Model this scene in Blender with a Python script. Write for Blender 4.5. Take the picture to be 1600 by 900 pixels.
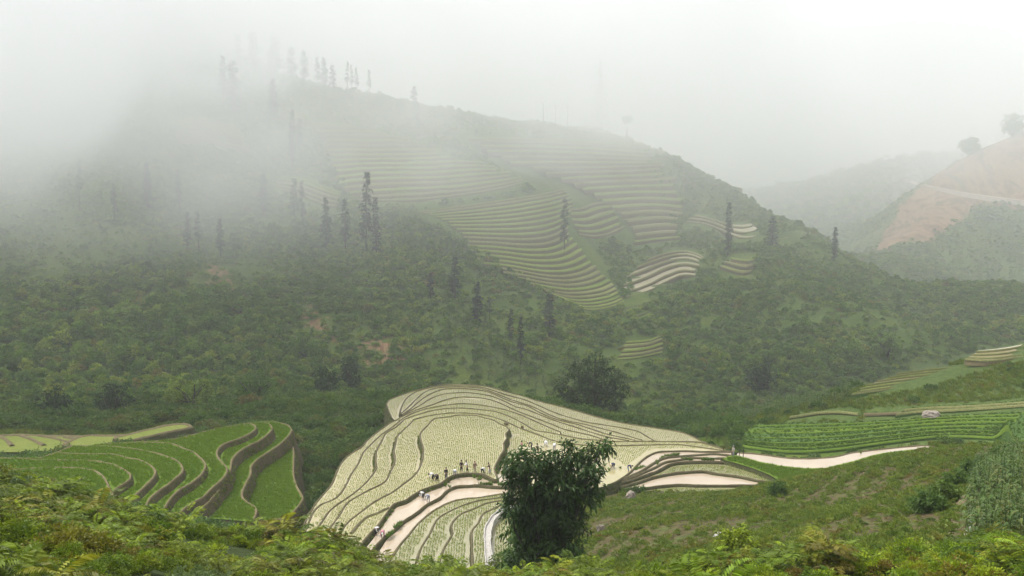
import bpy, bmesh, math, random
import numpy as np
from mathutils import Vector, Matrix
from mathutils.geometry import tessellate_polygon

for o in list(bpy.data.objects):
    bpy.data.objects.remove(o)
random.seed(7)
RNG = np.random.default_rng(11)
SC = bpy.context.scene
COL = SC.collection
R = math.radians

# ------------------------------------------------------------------ camera
FPX = 1700.0                       # focal length in pixels of a 1600 x 900 frame
PITCH = math.atan(200.0 / FPX)     # the horizon lies 200 px above the middle
cd = bpy.data.cameras.new("camera")
cd.sensor_width = 36.0
cd.lens = FPX / 1600.0 * 36.0
cd.clip_start, cd.clip_end = 0.5, 12000.0
CAM = bpy.data.objects.new("camera", cd)
COL.objects.link(CAM)
CAM.rotation_euler = (math.pi / 2 - PITCH, 0, 0)
SC.camera = CAM

# ------------------------------------------------------------------ sky, sun, exposure
SUN_EL, SUN_AZ = 62.0, 300.0       # degrees; azimuth clockwise from +Y
world = bpy.data.worlds.new("World")
SC.world = world
world.use_nodes = True
wn = world.node_tree.nodes
wl = world.node_tree.links
wn.clear()
w_out = wn.new("ShaderNodeOutputWorld")
w_bg = wn.new("ShaderNodeBackground")
w_sky = wn.new("ShaderNodeTexSky")
w_sky.sky_type = 'NISHITA'
w_sky.sun_disc = False
w_sky.sun_elevation = R(SUN_EL)
w_sky.sun_rotation = R(SUN_AZ)
w_sky.air_density = 1.0
w_sky.dust_density = 1.5
w_sky.ozone_density = 1.0
w_hsv = wn.new("ShaderNodeHueSaturation")      # an overcast: the blue all but gone
w_hsv.inputs['Saturation'].default_value = 0.16
w_bg.inputs['Strength'].default_value = 0.15
wl.new(w_sky.outputs[0], w_hsv.inputs['Color'])
wl.new(w_hsv.outputs[0], w_bg.inputs['Color'])
wl.new(w_bg.outputs[0], w_out.inputs['Surface'])
sl = bpy.data.lights.new("sun", 'SUN')
sl.energy = 1.5
sl.angle = R(14)
sl.color = (1.0, 0.975, 0.94)
SUN = bpy.data.objects.new("sun", sl)
COL.objects.link(SUN)
saz, sel = R(SUN_AZ), R(SUN_EL)
SUN.rotation_euler = Vector((-math.sin(saz) * math.cos(sel), -math.cos(saz) * math.cos(sel), -math.sin(sel))).to_track_quat('-Z', 'Y').to_euler()
SUN.location = (0, 100, 300)
SC.view_settings.view_transform = 'Standard'
SC.view_settings.look = 'None'
SC.view_settings.gamma = 1.0
SC.view_settings.use_curve_mapping = False
SC.view_settings.exposure = 1.27
cy = SC.cycles
cy.max_bounces = 9
cy.diffuse_bounces = 3
cy.glossy_bounces = 3
cy.transmission_bounces = 3
cy.volume_bounces = 6
cy.transparent_max_bounces = 8
cy.use_denoising = True
cy.caustics_reflective = False
cy.caustics_refractive = False

# ------------------------------------------------------------------ projection helpers
CP, SP = math.cos(PITCH), math.sin(PITCH)
def ray(u, v):
    """direction of pixel (u, v) of the 1600 x 900 frame, scaled to y = 1"""
    a = (np.asarray(u, float) - 800.0) / FPX
    b = -(np.asarray(v, float) - 450.0) / FPX
    dy = CP + b * SP
    return np.stack([a / dy, np.ones_like(a + b), (-SP + b * CP) / dy], -1)
def atY(u, v, Y):
    return ray(u, v) * np.asarray(Y, float)[..., None]
def atZ(u, v, z):
    d = ray(u, v)
    return d * (z / d[..., 2])[..., None]
def project(P):
    P = np.asarray(P, float)
    dep = P[..., 1] * CP - P[..., 2] * SP
    up = P[..., 1] * SP + P[..., 2] * CP
    return 800 + FPX * P[..., 0] / dep, 450 - FPX * up / dep

# ------------------------------------------------------------------ value noise
def _hash(ix, iy, seed):
    n = (ix.astype(np.int64) * 374761393 + iy.astype(np.int64) * 668265263 + seed * 1442695041) & 0x7fffffff
    n = ((n ^ (n >> 13)) * 1274126177) & 0x7fffffff
    n = (n ^ (n >> 16)) & 0xffff
    return n / 65535.0
def vnoise(x, y, seed=0):
    ix, iy = np.floor(x), np.floor(y)
    fx, fy = x - ix, y - iy
    fx, fy = fx * fx * (3 - 2 * fx), fy * fy * (3 - 2 * fy)
    a, b = _hash(ix, iy, seed), _hash(ix + 1, iy, seed)
    c, d = _hash(ix, iy + 1, seed), _hash(ix + 1, iy + 1, seed)
    return (a + (b - a) * fx) * (1 - fy) + (c + (d - c) * fx) * fy
def fbm(x, y, octaves=4, seed=0):
    r, amp, tot = 0.0, 1.0, 0.0
    for k in range(octaves):
        r = r + amp * (vnoise(x * 2 ** k, y * 2 ** k, seed + k) - 0.5)
        tot += amp
        amp *= 0.5
    return r / tot * 2

# ------------------------------------------------------------------ the terrain
# Measured points of the land: (column, row, metres away) or ('z', column, metres away, height)
PTS = [
 # the slope the camera stands on
 (-300,1300,10),(100,1350,10),(400,1350,10),(800,1400,10),(1200,1400,10),(1600,1350,10),(1900,1300,10),
 (-250,860,25),(-250,700,45),(-250,720,75),(0,900,25),(0,810,34),(0,755,45),(0,790,65),(0,770,95),
 (200,900,26),(200,860,36),(200,818,46),(200,870,68),(200,830,95),
 (400,925,28),(400,880,38),(400,852,46),(400,905,70),(400,850,105),
 (600,960,30),(600,902,42),(600,950,70),(600,915,100),
 (800,985,28),(800,938,45),(800,935,70),(800,880,95),(790,840,112),
 (1000,935,32),(1000,885,48),(1000,825,80),(1000,785,118),(1000,770,134),
 (1200,905,34),(1200,845,55),(1200,795,85),(1200,763,114),(1230,765,137),
 (1300,790,80),(1300,740,112),(1300,762,136),
 (1400,900,34),(1400,845,50),(1400,775,75),(1400,715,108),(1400,735,135),
 (1500,895,33),(1500,700,105),(1500,725,135),
 (1600,880,32),(1600,805,48),(1600,745,65),(1600,700,92),(1600,730,122),
 (1850,860,32),(1850,690,85),(1850,720,118),
 # under the spur with the pale paddies
 ('z',700,150,-42.5),('z',620,150,-45),('z',500,138,-48),('z',740,190,-45),('z',740,226,-50),('z',900,185,-46.5),
 ('z',1000,165,-44.5),('z',1100,158,-43.5),('z',850,135,-42.5),('z',650,120,-43.5),('z',760,116,-42),('z',640,205,-49),
 ('z',820,215,-50),('z',960,195,-49),('z',1080,185,-48),('z',560,118,-45),
 ('z',480,165,-50),('z',470,148,-49),('z',560,192,-49.5),('z',580,215,-50.5),('z',520,220,-51),
 # under the green terraces on the left
 ('z',120,125,-38),('z',250,140,-42),('z',400,155,-45.5),('z',450,145,-47),('z',300,162,-44.8),('z',440,175,-47),
 ('z',200,165,-46),('z',50,150,-44),('z',50,172,-48),('z',200,178,-48.2),('z',-100,172,-48),('z',-150,130,-38),('z',-150,158,-45),('z',330,120,-44),
 ('z',100,192,-49.5),('z',300,195,-49.5),('z',0,190,-48.5),('z',-200,190,-48),
 # the field hill on the right
 ('z',1200,158,-42.5),('z',1200,174,-42.5),('z',1140,187,-46),('z',1300,192,-42),('z',1450,198,-39.5),('z',1600,197,-37),
 ('z',1600,163,-38.5),('z',1500,156,-41),('z',1350,165,-41.7),('z',1530,215,-39),('z',1600,225,-38),('z',1800,200,-34),('z',1800,240,-36),
 ('z',1350,215,-46),('z',1450,228,-47),('z',1240,205,-48),
 # valley floor
 ('z',-200,240,-54),('z',100,235,-55),('z',300,232,-54),('z',430,240,-54),('z',700,255,-60),('z',900,252,-61),('z',1050,250,-61),
 ('z',1200,255,-60),('z',1350,275,-63),('z',1500,300,-66),('z',1650,300,-62),('z',1850,300,-58),
 # the big mountain
 (-250,560,270),(-250,380,370),(-250,200,480),(-250,0,600),(-250,-160,700),
 (0,590,265),(0,480,320),(0,330,400),(0,180,480),(0,0,600),(0,-110,690),
 (200,590,272),(200,500,320),(200,380,380),(200,250,460),(200,140,540),(200,20,640),(200,-20,690),
 (400,570,280),(400,490,320),(400,400,370),(400,300,440),(400,200,530),(400,110,620),(400,97,660),
 (600,560,290),(600,480,330),(600,400,370),(600,330,410),(600,260,455),(600,200,540),(600,160,600),
 (720,550,290),(720,480,325),(720,400,365),(720,330,400),(720,270,440),(720,220,540),(720,185,600),
 (850,560,290),(850,490,330),(850,430,365),(850,370,395),(850,300,430),(850,260,500),(850,193,610),
 (960,570,290),(960,520,320),(960,470,352),(960,440,385),(960,400,432),(960,340,480),(960,290,530),(960,200,610),
 (1060,570,300),(1060,500,333),(1060,470,352),(1060,430,402),(1060,390,462),(1060,365,490),(1060,320,525),(1060,270,560),(1060,243,580),
 (1150,570,300),(1150,500,335),(1150,425,378),(1150,400,398),(1150,385,415),(1150,368,458),(1150,345,512),(1150,330,528),(1150,292,558),
 (1250,560,305),(1250,480,345),(1250,400,405),(1250,382,425),(1250,362,488),(1250,347,510),
 (1300,550,310),(1300,460,360),(1300,385,450),(1300,375,480),
 (1380,545,320),(1380,490,350),(1380,447,400),
 (1470,535,330),(1470,522,360),
 # behind its ridge the land falls again
 (-250,-80,830),(0,-40,820),(200,60,820),(400,180,800),(600,230,760),(720,255,760),(850,265,760),(960,280,760),(1060,320,720),
 (1150,370,680),(1250,420,620),(1300,440,590),(1380,480,520),(1470,545,450),
 # low wooded humps on the right
 (1560,525,350),(1650,520,350),(1520,447,430),(1600,456,430),(1700,450,430),(1440,470,440),(1600,480,520),(1700,470,520),
 (1370,400,540),(1420,408,540),(1460,440,540),(1330,400,560),
 # the cut mountain on the right and the slope behind it
 (1600,440,570),(1600,330,610),(1600,205,680),(1700,430,570),(1700,150,680),(1850,100,680),(1850,420,560),(1850,330,600),
 (1500,425,580),(1500,330,625),(1480,258,690),(1540,225,690),(1420,392,600),(1425,345,645),(1425,292,690),(1375,378,660),(1360,395,620),
 (1600,280,790),(1700,230,790),(1850,180,790),(1500,310,780),(1430,335,770),(1330,400,640),
 (1300,335,820),(1250,310,900),(1400,250,960),(1330,275,950),(1500,240,960),(1650,240,960),(1850,200,960),
 (1200,350,820),(1130,330,900),(1200,300,1100),(1400,290,1150),(1650,290,1150),
 (-250,60,1150),(200,160,1150),(600,250,1150),(1000,300,1150),(1850,290,1200),
]
def _knots():
    S, L, E = [], [], []
    for p in PTS:
        if p[0] == 'z':
            _, u, Y, z = p
            v = 450 + FPX * math.tan(math.atan2(-z, Y) - PITCH)
            d = ray(u, v)
            s, e, Y = 800 + FPX * d[0], FPX * z / Y, Y
        else:
            u, v, Y = p
            d = ray(u, v)
            s, e = 800 + FPX * d[0], FPX * d[2]
        S.append(s); L.append(math.log(Y)); E.append(float(e))
    return np.array(S), np.array(L), np.array(E)
kS, kL, kE = _knots()
SX, SL_ = 260.0, 0.16           # scales of the two axes
def _tp(r2):
    return 0.5 * r2 * np.log(r2 + 1e-9)
def _solve():
    X = np.stack([kS / SX, kL / SL_], 1)
    n = len(X)
    D2 = ((X[:, None] - X[None]) ** 2).sum(-1)
    A = np.zeros((n + 3, n + 3))
    A[:n, :n] = _tp(D2) + np.eye(n) * 0.02
    A[:n, n] = 1; A[:n, n + 1:] = X
    A[n, :n] = 1; A[n + 1:, :n] = X.T
    b = np.zeros(n + 3); b[:n] = kE
    return X, np.linalg.solve(A, b)
kX, kW = _solve()
GS = np.arange(-330, 1951, 4.0)                      # columns of the ground sheet
GL = np.concatenate([np.linspace(math.log(7), math.log(100), 130, endpoint=False),
                     np.linspace(math.log(100), math.log(260), 190, endpoint=False),
                     np.linspace(math.log(260), math.log(1300), 230)])
def _grid():
    s, l = np.meshgrid(GS / SX, GL / SL_, indexing='ij')
    E = np.zeros_like(s)
    n = len(kX)
    for i in range(n):
        E += kW[i] * _tp((s - kX[i, 0]) ** 2 + (l - kX[i, 1]) ** 2)
    return E + kW[n] + kW[n + 1] * s + kW[n + 2] * l
gE = _grid()
gY = np.exp(GL)[None, :] * np.ones((len(GS), 1))
gX = (GS[:, None] - 800) / FPX * gY
gZ = gE / FPX * gY
far = np.clip((gY - 240) / 120, 0, 1)
near = np.clip((gY - 30) / 40, 0, 1)
gZ = gZ + far * (fbm(gX / 55, gY / 55, 4, 3) * 4.0 + np.abs(fbm(gX / 26, gY / 60, 3, 9)) * -2.5) + (1 - far) * near * fbm(gX / 14, gY / 14, 3, 5) * 0.5
_TER_EDGE = None
def ground_z(x, y):
    """height of the land under world point (x, y)"""
    x, y = np.asarray(x, float), np.asarray(y, float)
    s = 800 + FPX * x / y
    i = np.clip((s - GS[0]) / 4.0, 0, len(GS) - 1.001)
    j = np.interp(np.log(y), GL, np.arange(len(GL)))
    j = np.clip(j, 0, len(GL) - 1.001)
    i0, j0 = i.astype(int), j.astype(int)
    fi, fj = i - i0, j - j0
    return (gZ[i0, j0] * (1 - fi) + gZ[i0 + 1, j0] * fi) * (1 - fj) + (gZ[i0, j0 + 1] * (1 - fi) + gZ[i0 + 1, j0 + 1] * fi) * fj
def hit(u, v, ymin=15.0, ymax=1200.0):
    """where the line of sight of pixel (u, v) first meets the land"""
    u, v = np.atleast_1d(np.asarray(u, float)), np.atleast_1d(np.asarray(v, float))
    d = ray(u, v)
    ys = np.exp(np.linspace(math.log(ymin), math.log(ymax), 900))
    P = d[:, None, :] * ys[None, :, None]
    below = P[..., 2] < ground_z(P[..., 0], P[..., 1])
    k = below.argmax(1)
    ok = below.any(1)
    k = np.where(ok, np.maximum(k, 1), len(ys) - 1)
    y0, y1 = ys[k - 1], ys[k]
    for _ in range(12):
        ym = (y0 + y1) / 2
        Pm = d * ym[:, None]
        b = Pm[:, 2] < ground_z(Pm[:, 0], Pm[:, 1])
        y1 = np.where(b, ym, y1); y0 = np.where(b, y0, ym)
    return d * y1[:, None], ok
def crest_v():
    """rows of the land's running skyline, for telling what the camera can see"""
    _, v = project(np.stack([gX, gY, gZ], -1))
    return v

# ------------------------------------------------------------------ object helpers
def link(o, parent=None):
    COL.objects.link(o)
    if parent is not None:
        o.parent = parent
    return o
def tag(o, label=None, cat=None, group=None, kind=None):
    if label: o["label"] = label
    if cat: o["category"] = cat
    if group: o["group"] = group
    if kind: o["kind"] = kind
    return o
def empty(name, loc=(0, 0, 0), rz=0.0):
    o = bpy.data.objects.new(name, None)
    o.empty_display_size = 0.5
    o.location = loc
    o.rotation_euler = (0, 0, rz)
    COL.objects.link(o)
    return o
def mesh_obj(name, verts, faces, mat=None, parent=None, smooth=False, do_link=True):
    me = bpy.data.meshes.new(name)
    me.from_pydata([tuple(p) for p in verts], [], [tuple(int(i) for i in f) for f in faces])
    if smooth:
        me.polygons.foreach_set("use_smooth", [True] * len(me.polygons))
    me.update()
    if mat is not None:
        me.materials.append(mat)
    o = bpy.data.objects.new(name, me)
    if do_link:
        link(o, parent)
    return o
def quad_mesh(name, V, Q, mat=None, smooth=False):
    """fast mesh from arrays: V (n,3), Q (m,3 or 4)"""
    V = np.ascontiguousarray(V, np.float32)
    Q = np.ascontiguousarray(Q, np.int32)
    me = bpy.data.meshes.new(name)
    me.vertices.add(len(V)); me.vertices.foreach_set("co", V.ravel())
    k = Q.shape[1]
    me.loops.add(Q.size); me.loops.foreach_set("vertex_index", Q.ravel())
    me.polygons.add(len(Q))
    me.polygons.foreach_set("loop_start", np.arange(0, Q.size, k, dtype=np.int32))
    if smooth:
        me.polygons.foreach_set("use_smooth", np.ones(len(Q), bool))
    me.update(calc_edges=True)
    if mat is not None:
        me.materials.append(mat)
    return me
def face_attr(me, name, vals):
    a = me.attributes.new(name, 'FLOAT', 'FACE')
    a.data.foreach_set("value", np.ascontiguousarray(vals, np.float32))
def vert_attr(me, name, vals):
    a = me.attributes.new(name, 'FLOAT', 'POINT')
    a.data.foreach_set("value", np.ascontiguousarray(vals, np.float32))
def in_poly(px, py, poly):
    poly = np.asarray(poly, float)
    x0, y0 = poly[:, 0], poly[:, 1]
    x1, y1 = np.roll(x0, -1), np.roll(y0, -1)
    px, py = np.asarray(px, float), np.asarray(py, float)
    r = np.zeros(px.shape, bool)
    for a, b, c, d in zip(x0, y0, x1, y1):
        if b == d: continue
        c1 = (b > py) != (d > py)
        r ^= c1 & (px < (c - a) * (py - b) / (d - b) + a)
    return r
def spline(pts, step=3.0):
    """Catmull-Rom through pixel or world points, resampled every `step`"""
    P = np.asarray(pts, float)
    if len(P) < 3:
        n = max(2, int(np.linalg.norm(P[-1] - P[0]) / step) + 1)
        return P[0] + (P[-1] - P[0]) * np.linspace(0, 1, n)[:, None]
    Q = np.vstack([2 * P[0] - P[1], P, 2 * P[-1] - P[-2]])
    out = []
    for i in range(1, len(Q) - 2):
        n = max(1, int(np.linalg.norm(Q[i + 1] - Q[i]) / step))
        t = np.linspace(0, 1, n, endpoint=False)[:, None]
        a, b, c, d = Q[i - 1], Q[i], Q[i + 1], Q[i + 2]
        out.append(0.5 * (2 * b + (c - a) * t + (2 * a - 5 * b + 4 * c - d) * t * t + (3 * b - a - 3 * c + d) * t ** 3))
    out.append(P[-1:])
    return np.vstack(out)

# ------------------------------------------------------------------ materials
class NT:
    def __init__(self, name):
        self.m = bpy.data.materials.new(name)
        self.m.use_nodes = True
        self.n = self.m.node_tree.nodes
        self.l = self.m.node_tree.links
        self.n.clear()
        self.out = self.n.new("ShaderNodeOutputMaterial")
        self.b = None
    def node(self, t, **kw):
        n = self.n.new(t)
        for k, v in kw.items(): setattr(n, k, v)
        return n
    def link(self, a, b):
        self.l.new(a, b)
    def pos(self, scale=(1, 1, 1)):
        g = self.node("ShaderNodeNewGeometry")
        mp = self.node("ShaderNodeMapping")
        mp.inputs['Scale'].default_value = scale
        self.link(g.outputs['Position'], mp.inputs['Vector'])
        return mp.outputs[0]
    def noise(self, scale, detail=4, rough=0.6, vec=None, dist=0.0):
        n = self.node("ShaderNodeTexNoise")
        n.inputs['Scale'].default_value = scale
        n.inputs['Detail'].default_value = detail
        n.inputs['Roughness'].default_value = rough
        n.inputs['Distortion'].default_value = dist
        self.link(vec if vec is not None else self.pos(), n.inputs['Vector'])
        return n.outputs['Fac']
    def ramp(self, fac, stops):
        r = self.node("ShaderNodeValToRGB")
        e = r.color_ramp.elements
        while len(e) < len(stops): e.new(0.5)
        for el, (p, c) in zip(e, stops):
            el.position = p
            el.color = (c, c, c, 1) if not hasattr(c, '__len__') else (*c, 1)
        self.link(fac, r.inputs['Fac'])
        return r.outputs['Color']
    def mix(self, fac, a, b, mode='MIX'):
        m = self.node("ShaderNodeMix", data_type='RGBA', blend_type=mode)
        for i, val in ((0, fac), (6, a), (7, b)):
            sock = m.inputs[i]
            if hasattr(val, 'links'): self.link(val, sock)
            elif hasattr(val, '__len__'): sock.default_value = (*val, 1)
            else: sock.default_value = val if i == 0 else (val, val, val, 1)
        return m.outputs[2]
    def math(self, op, a, b=0.0, clamp=False):
        m = self.node("ShaderNodeMath", operation=op, use_clamp=clamp)
        for sock, val in ((m.inputs[0], a), (m.inputs[1], b)):
            if hasattr(val, 'links'): self.link(val, sock)
            else: sock.default_value = val
        return m.outputs[0]
    def attr(self, name):
        a = self.node("ShaderNodeAttribute", attribute_name=name)
        return a.outputs['Fac']
    def inst_random(self):
        return self.node("ShaderNodeObjectInfo").outputs['Random']
    def surf(self, color, rough=0.8, spec=0.3, bump=None, bump_strength=0.3, bump_dist=0.1, normal=None):
        b = self.node("ShaderNodeBsdfPrincipled")
        if hasattr(color, 'links'): self.link(color, b.inputs['Base Color'])
        else: b.inputs['Base Color'].default_value = (*color, 1)
        if hasattr(rough, 'links'): self.link(rough, b.inputs['Roughness'])
        else: b.inputs['Roughness'].default_value = rough
        b.inputs['Specular IOR Level'].default_value = spec
        if bump is not None:
            bp = self.node("ShaderNodeBump")
            bp.inputs['Strength'].default_value = bump_strength
            bp.inputs['Distance'].default_value = bump_dist
            self.link(bump, bp.inputs['Height'])
            self.link(bp.outputs[0], b.inputs['Normal'])
        self.link(b.outputs[0], self.out.inputs['Surface'])
        self.b = b
        return self.m
    def leaf(self, color, trans=0.35, rough=0.55, spec=0.25):
        b = self.node("ShaderNodeBsdfPrincipled")
        self.link(color, b.inputs['Base Color'])
        b.inputs['Roughness'].default_value = rough
        b.inputs['Specular IOR Level'].default_value = spec
        t = self.node("ShaderNodeBsdfTranslucent")
        self.link(color, t.inputs['Color'])
        mx = self.node("ShaderNodeMixShader")
        mx.inputs[0].default_value = trans
        self.link(b.outputs[0], mx.inputs[1]); self.link(t.outputs[0], mx.inputs[2])
        self.link(mx.outputs[0], self.out.inputs['Surface'])
        return self.m

# ------------------------------------------------------------------ colours of the land
def earth_mat(name, a, b, c, scale=0.8, rough=0.9, bump=0.4):
    t = NT(name)
    n = t.noise(scale, 6, 0.65)
    n2 = t.noise(scale * 6.3, 4, 0.6)
    col = t.mix(t.ramp(n2, [(0.42, 0.0), (0.62, 1.0)]), t.ramp(n, [(0.33, a), (0.62, b)]), c)
    return t.surf(col, rough, 0.15, bump=n2, bump_strength=bump, bump_dist=0.15)
M_BUND = earth_mat("bund_mud", (0.10, 0.08, 0.043), (0.15, 0.12, 0.07), (0.075, 0.075, 0.03), 1.3)
M_BUND_OLIVE = earth_mat("bund_dry_grass", (0.17, 0.18, 0.06), (0.23, 0.21, 0.085), (0.12, 0.14, 0.045), 0.8)
M_BUND_DRY = earth_mat("bund_dry_clay", (0.22, 0.165, 0.09), (0.16, 0.12, 0.068), (0.10, 0.10, 0.04), 1.3)
M_BANK = earth_mat("bank_grass_earth", (0.055, 0.05, 0.02), (0.10, 0.085, 0.04), (0.045, 0.065, 0.018), 0.9)
M_BANK_BROWN = earth_mat("bank_brown_earth", (0.085, 0.06, 0.032), (0.125, 0.09, 0.05), (0.05, 0.06, 0.02), 0.7)
M_BANK_FAR = earth_mat("bank_far_earth", (0.095, 0.07, 0.042), (0.13, 0.098, 0.06), (0.07, 0.075, 0.028), 0.25)
M_BUND_GREEN = earth_mat("bund_grass", (0.16, 0.22, 0.036), (0.23, 0.27, 0.055), (0.12, 0.17, 0.032), 0.8)
def water_mat(name, a, b, rough=0.06, spec=0.5, scale=0.15, streak=True):
    t = NT(name)
    n = t.noise(scale, 5, 0.6, vec=t.pos((1, 0.5, 1)))
    col = t.ramp(n, [(0.35, a), (0.65, b)])
    w = t.noise(1.6, 3, 0.5, vec=t.pos((1, 0.35, 1)))
    return t.surf(col, rough, spec, bump=w, bump_strength=0.06, bump_dist=0.05)
M_WATER = water_mat("muddy_water", (0.37, 0.295, 0.205), (0.45, 0.365, 0.265), 0.04)
M_WATER_PALE = water_mat("pale_paddy_water", (0.31, 0.27, 0.13), (0.38, 0.33, 0.17), 0.08)
M_WATER_GREY = water_mat("grey_paddy_water", (0.24, 0.225, 0.115), (0.31, 0.28, 0.155), 0.14)
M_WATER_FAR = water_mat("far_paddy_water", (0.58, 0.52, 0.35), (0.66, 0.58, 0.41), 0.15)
M_RICE = earth_mat("rice_sward", (0.075, 0.135, 0.010), (0.11, 0.175, 0.014), (0.085, 0.14, 0.012), 0.35, 0.8, 0.6)
M_RICE_DARK = earth_mat("rice_sward_deep", (0.045, 0.098, 0.018), (0.07, 0.125, 0.022), (0.055, 0.105, 0.02), 0.35, 0.8, 0.6)
M_RICE_YELLOW = earth_mat("rice_sward_yellow", (0.14, 0.19, 0.03), (0.20, 0.23, 0.045), (0.15, 0.17, 0.03), 0.35, 0.8, 0.6)

# ------------------------------------------------------------------ level terraces cut from traced edges
BANKS = []           # (outline, outward, top, height, flare) of banks that carry grass
PRESS = []           # (world outline, height): the ground sheet is pressed under these
EXCL = []            # outlines in the picture where no wild growth stands
TREAD = {}           # key -> (outline, height) for scattering on the treads
def bund_strip(name, W, closed, z, mat, parent, w=0.30, h=0.17, out=None, seed=0):
    """a low mud wall along world points W (n,2) at height z; out = outward normals"""
    n = len(W)
    if out is None:
        d = np.gradient(W, axis=0)
        out = np.stack([d[:, 1], -d[:, 0]], 1) / (np.linalg.norm(d, axis=1)[:, None] + 1e-6)
    j = fbm(W[:, 0] * 0.8 + seed, W[:, 1] * 0.8, 3, 40)
    hh = h * (1 + 0.5 * j)
    ww = w * (1 + 0.35 * fbm(W[:, 0] * 0.5, W[:, 1] * 0.5 + seed, 2, 44))
    prof = [(0.75 * ww, -0.28 + 0 * hh), (0.38 * ww, 0.6 * hh), (0.05 * ww, hh), (-0.3 * ww, 0.9 * hh), (-0.7 * ww, 0.25 * hh), (-0.95 * ww, -0.05 + 0 * hh)]
    V = np.concatenate([np.column_stack([W + out * a[:, None], z + b]) for a, b in prof])
    F = []
    m = len(prof)
    rng = range(n if closed else n - 1)
    for k in range(m - 1):
        for i in rng:
            i2 = (i + 1) % n
            F.append((k * n + i, k * n + i2, (k + 1) * n + i2, (k + 1) * n + i))
    return mesh_obj(name, V, F, mat, parent, True)
def slab(key, segs, z, tread, parent, bank=0.0, bund=M_BUND, bankmat=M_BANK, bw=0.20, bh=0.14, flare=0.3, label=None, step=4.0, skirt=1.2):
    """segs: list of ('e'|'h', pixel points): e = edge with a bund, h = hidden closing line"""
    px, flag = [], []
    for kind, pts in segs:
        q = spline(pts, step) if len(pts) > 2 else np.asarray(pts, float)
        px.append(q); flag += [kind == 'e'] * len(q)
    px = np.vstack(px); flag = np.array(flag)
    keep = np.ones(len(px), bool)
    keep[1:] = np.linalg.norm(np.diff(px, axis=0), axis=1) > 0.4
    px, flag = px[keep], flag[keep]
    W = atZ(px[:, 0], px[:, 1], z)[:, :2]
    area = 0.5 * np.sum(W[:, 0] * np.roll(W[:, 1], -1) - np.roll(W[:, 0], -1) * W[:, 1])
    if area < 0:
        W, px, flag = W[::-1], px[::-1], flag[::-1]
    n = len(W)
    d = np.roll(W, -1, 0) - np.roll(W, 1, 0)
    out = np.stack([d[:, 1], -d[:, 0]], 1) / (np.linalg.norm(d, axis=1)[:, None] + 1e-6)
    k = np.array([1, 2, 3, 2, 1.0]); k /= k.sum()
    out = sum(w_ * np.roll(out, s_, 0) for w_, s_ in zip(k, (-2, -1, 0, 1, 2)))
    out /= np.linalg.norm(out, axis=1)[:, None] + 1e-6
    tris = tessellate_polygon([[Vector((a, b, 0)) for a, b in W]])
    V = np.column_stack([W, np.full(n, z)])
    F = []
    for t in tris:
        a, b, c = W[t[0]], W[t[1]], W[t[2]]
        cr = (b[0] - a[0]) * (c[1] - a[1]) - (b[1] - a[1]) * (c[0] - a[0])
        F.append(tuple(t) if cr > 0 else (t[0], t[2], t[1]))
    o = mesh_obj("paddy", V, F, tread, parent)
    if label: o["label"] = label
    # runs of edge points
    runs, i = [], 0
    if flag.all():
        runs = [(np.arange(n), True)]
    else:
        s = int(np.argmin(flag))
        order = np.roll(np.arange(n), -s)
        cur = []
        for q in order:
            if flag[q]: cur.append(q)
            elif cur:
                runs.append((np.array(cur), False)); cur = []
        if cur: runs.append((np.array(cur), False))
    for r, closed in runs:
        if len(r) < 3: continue
        bund_strip("bund", W[r], closed, z, bund, o, bw, bh, out[r], seed=z)
    H = bank + skirt
    rows = 5
    VV, FF = [], []
    for q in range(rows):
        f = q / (rows - 1)
        jj = fbm(W[:, 0] * 0.7, W[:, 1] * 0.7 + q * 3.1, 3, 50 + q) * 0.16 * (0 < q)
        VV.append(np.column_stack([W + out * (0.14 * bw / 0.20 + flare * H * f + jj)[:, None], np.full(n, z - 0.06) - H * f]))
    for q in range(rows - 1):
        for i in range(n):
            i2 = (i + 1) % n
            FF.append((q * n + i, q * n + i2, (q + 1) * n + i2, (q + 1) * n + i))
    mesh_obj("bank", np.vstack(VV), FF, bankmat, o, True)
    PRESS.append((W + out * 0.5, z))
    if bank >= 0.7: BANKS.append((W, out, z, bank, flare))
    TREAD[key] = (W, z, out)
    return o

# --- lines traced around the spur with the pale paddies
L0 = [(458,862),(472,830),(480,807),(487,797),(493,787),(503,775),(518,757),(528,733),(538,718),(550,708),(566,698),(572,690),(590,675),(607,663),(622,655)]
L1 = [(462,864),(476,832),(484,812),(490,799),(503,788),(520,781),(532,771),(543,753),(550,739),(561,722),(567,708),(577,697),(595,680),(612,668),(628,655)]
L2 = [(470,866),(488,836),(493,828),(502,817),(512,802),(525,790),(543,778),(560,765),(573,753),(583,740),(588,731),(587,722),(588,705),(597,688),(603,677),(618,668),(631,656)]
L3 = [(492,866),(510,834),(517,823),(523,815),(532,802),(537,793),(545,784),(560,775),(575,767),(590,760),(602,752),(612,733),(617,718),(615,707),(617,697),(620,683),(627,675),(638,665),(645,657)]
L4 = [(512,866),(530,836),(542,818),(560,803),(577,790),(593,780),(612,770),(630,757),(645,745),(655,732),(660,716),(661,700),(658,690),(656,680),(660,673),(670,663),(678,655)]
B11 = [(678,655),(702,651.5),(717,649),(743,649.5),(757,653),(772,657),(782,663),(792,667),(796,672),(790,678),(792,685),(787,693),(788,702),(783,710),(778,720),(773,732),(777,750)]
L6 = [(777,751),(767,747),(757,742),(743,740),(728,740),(712,742),(700,747),(688,756),(670,762),(650,771),(633,782),(617,787),(608,797),(600,808),(590,822),(573,840),(552,868)]
B10 = [(645,656.5),(665,651),(690,647),(715,645.5),(740,646.5),(760,649.5),(778,654),(795,661),(810,668)]
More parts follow.
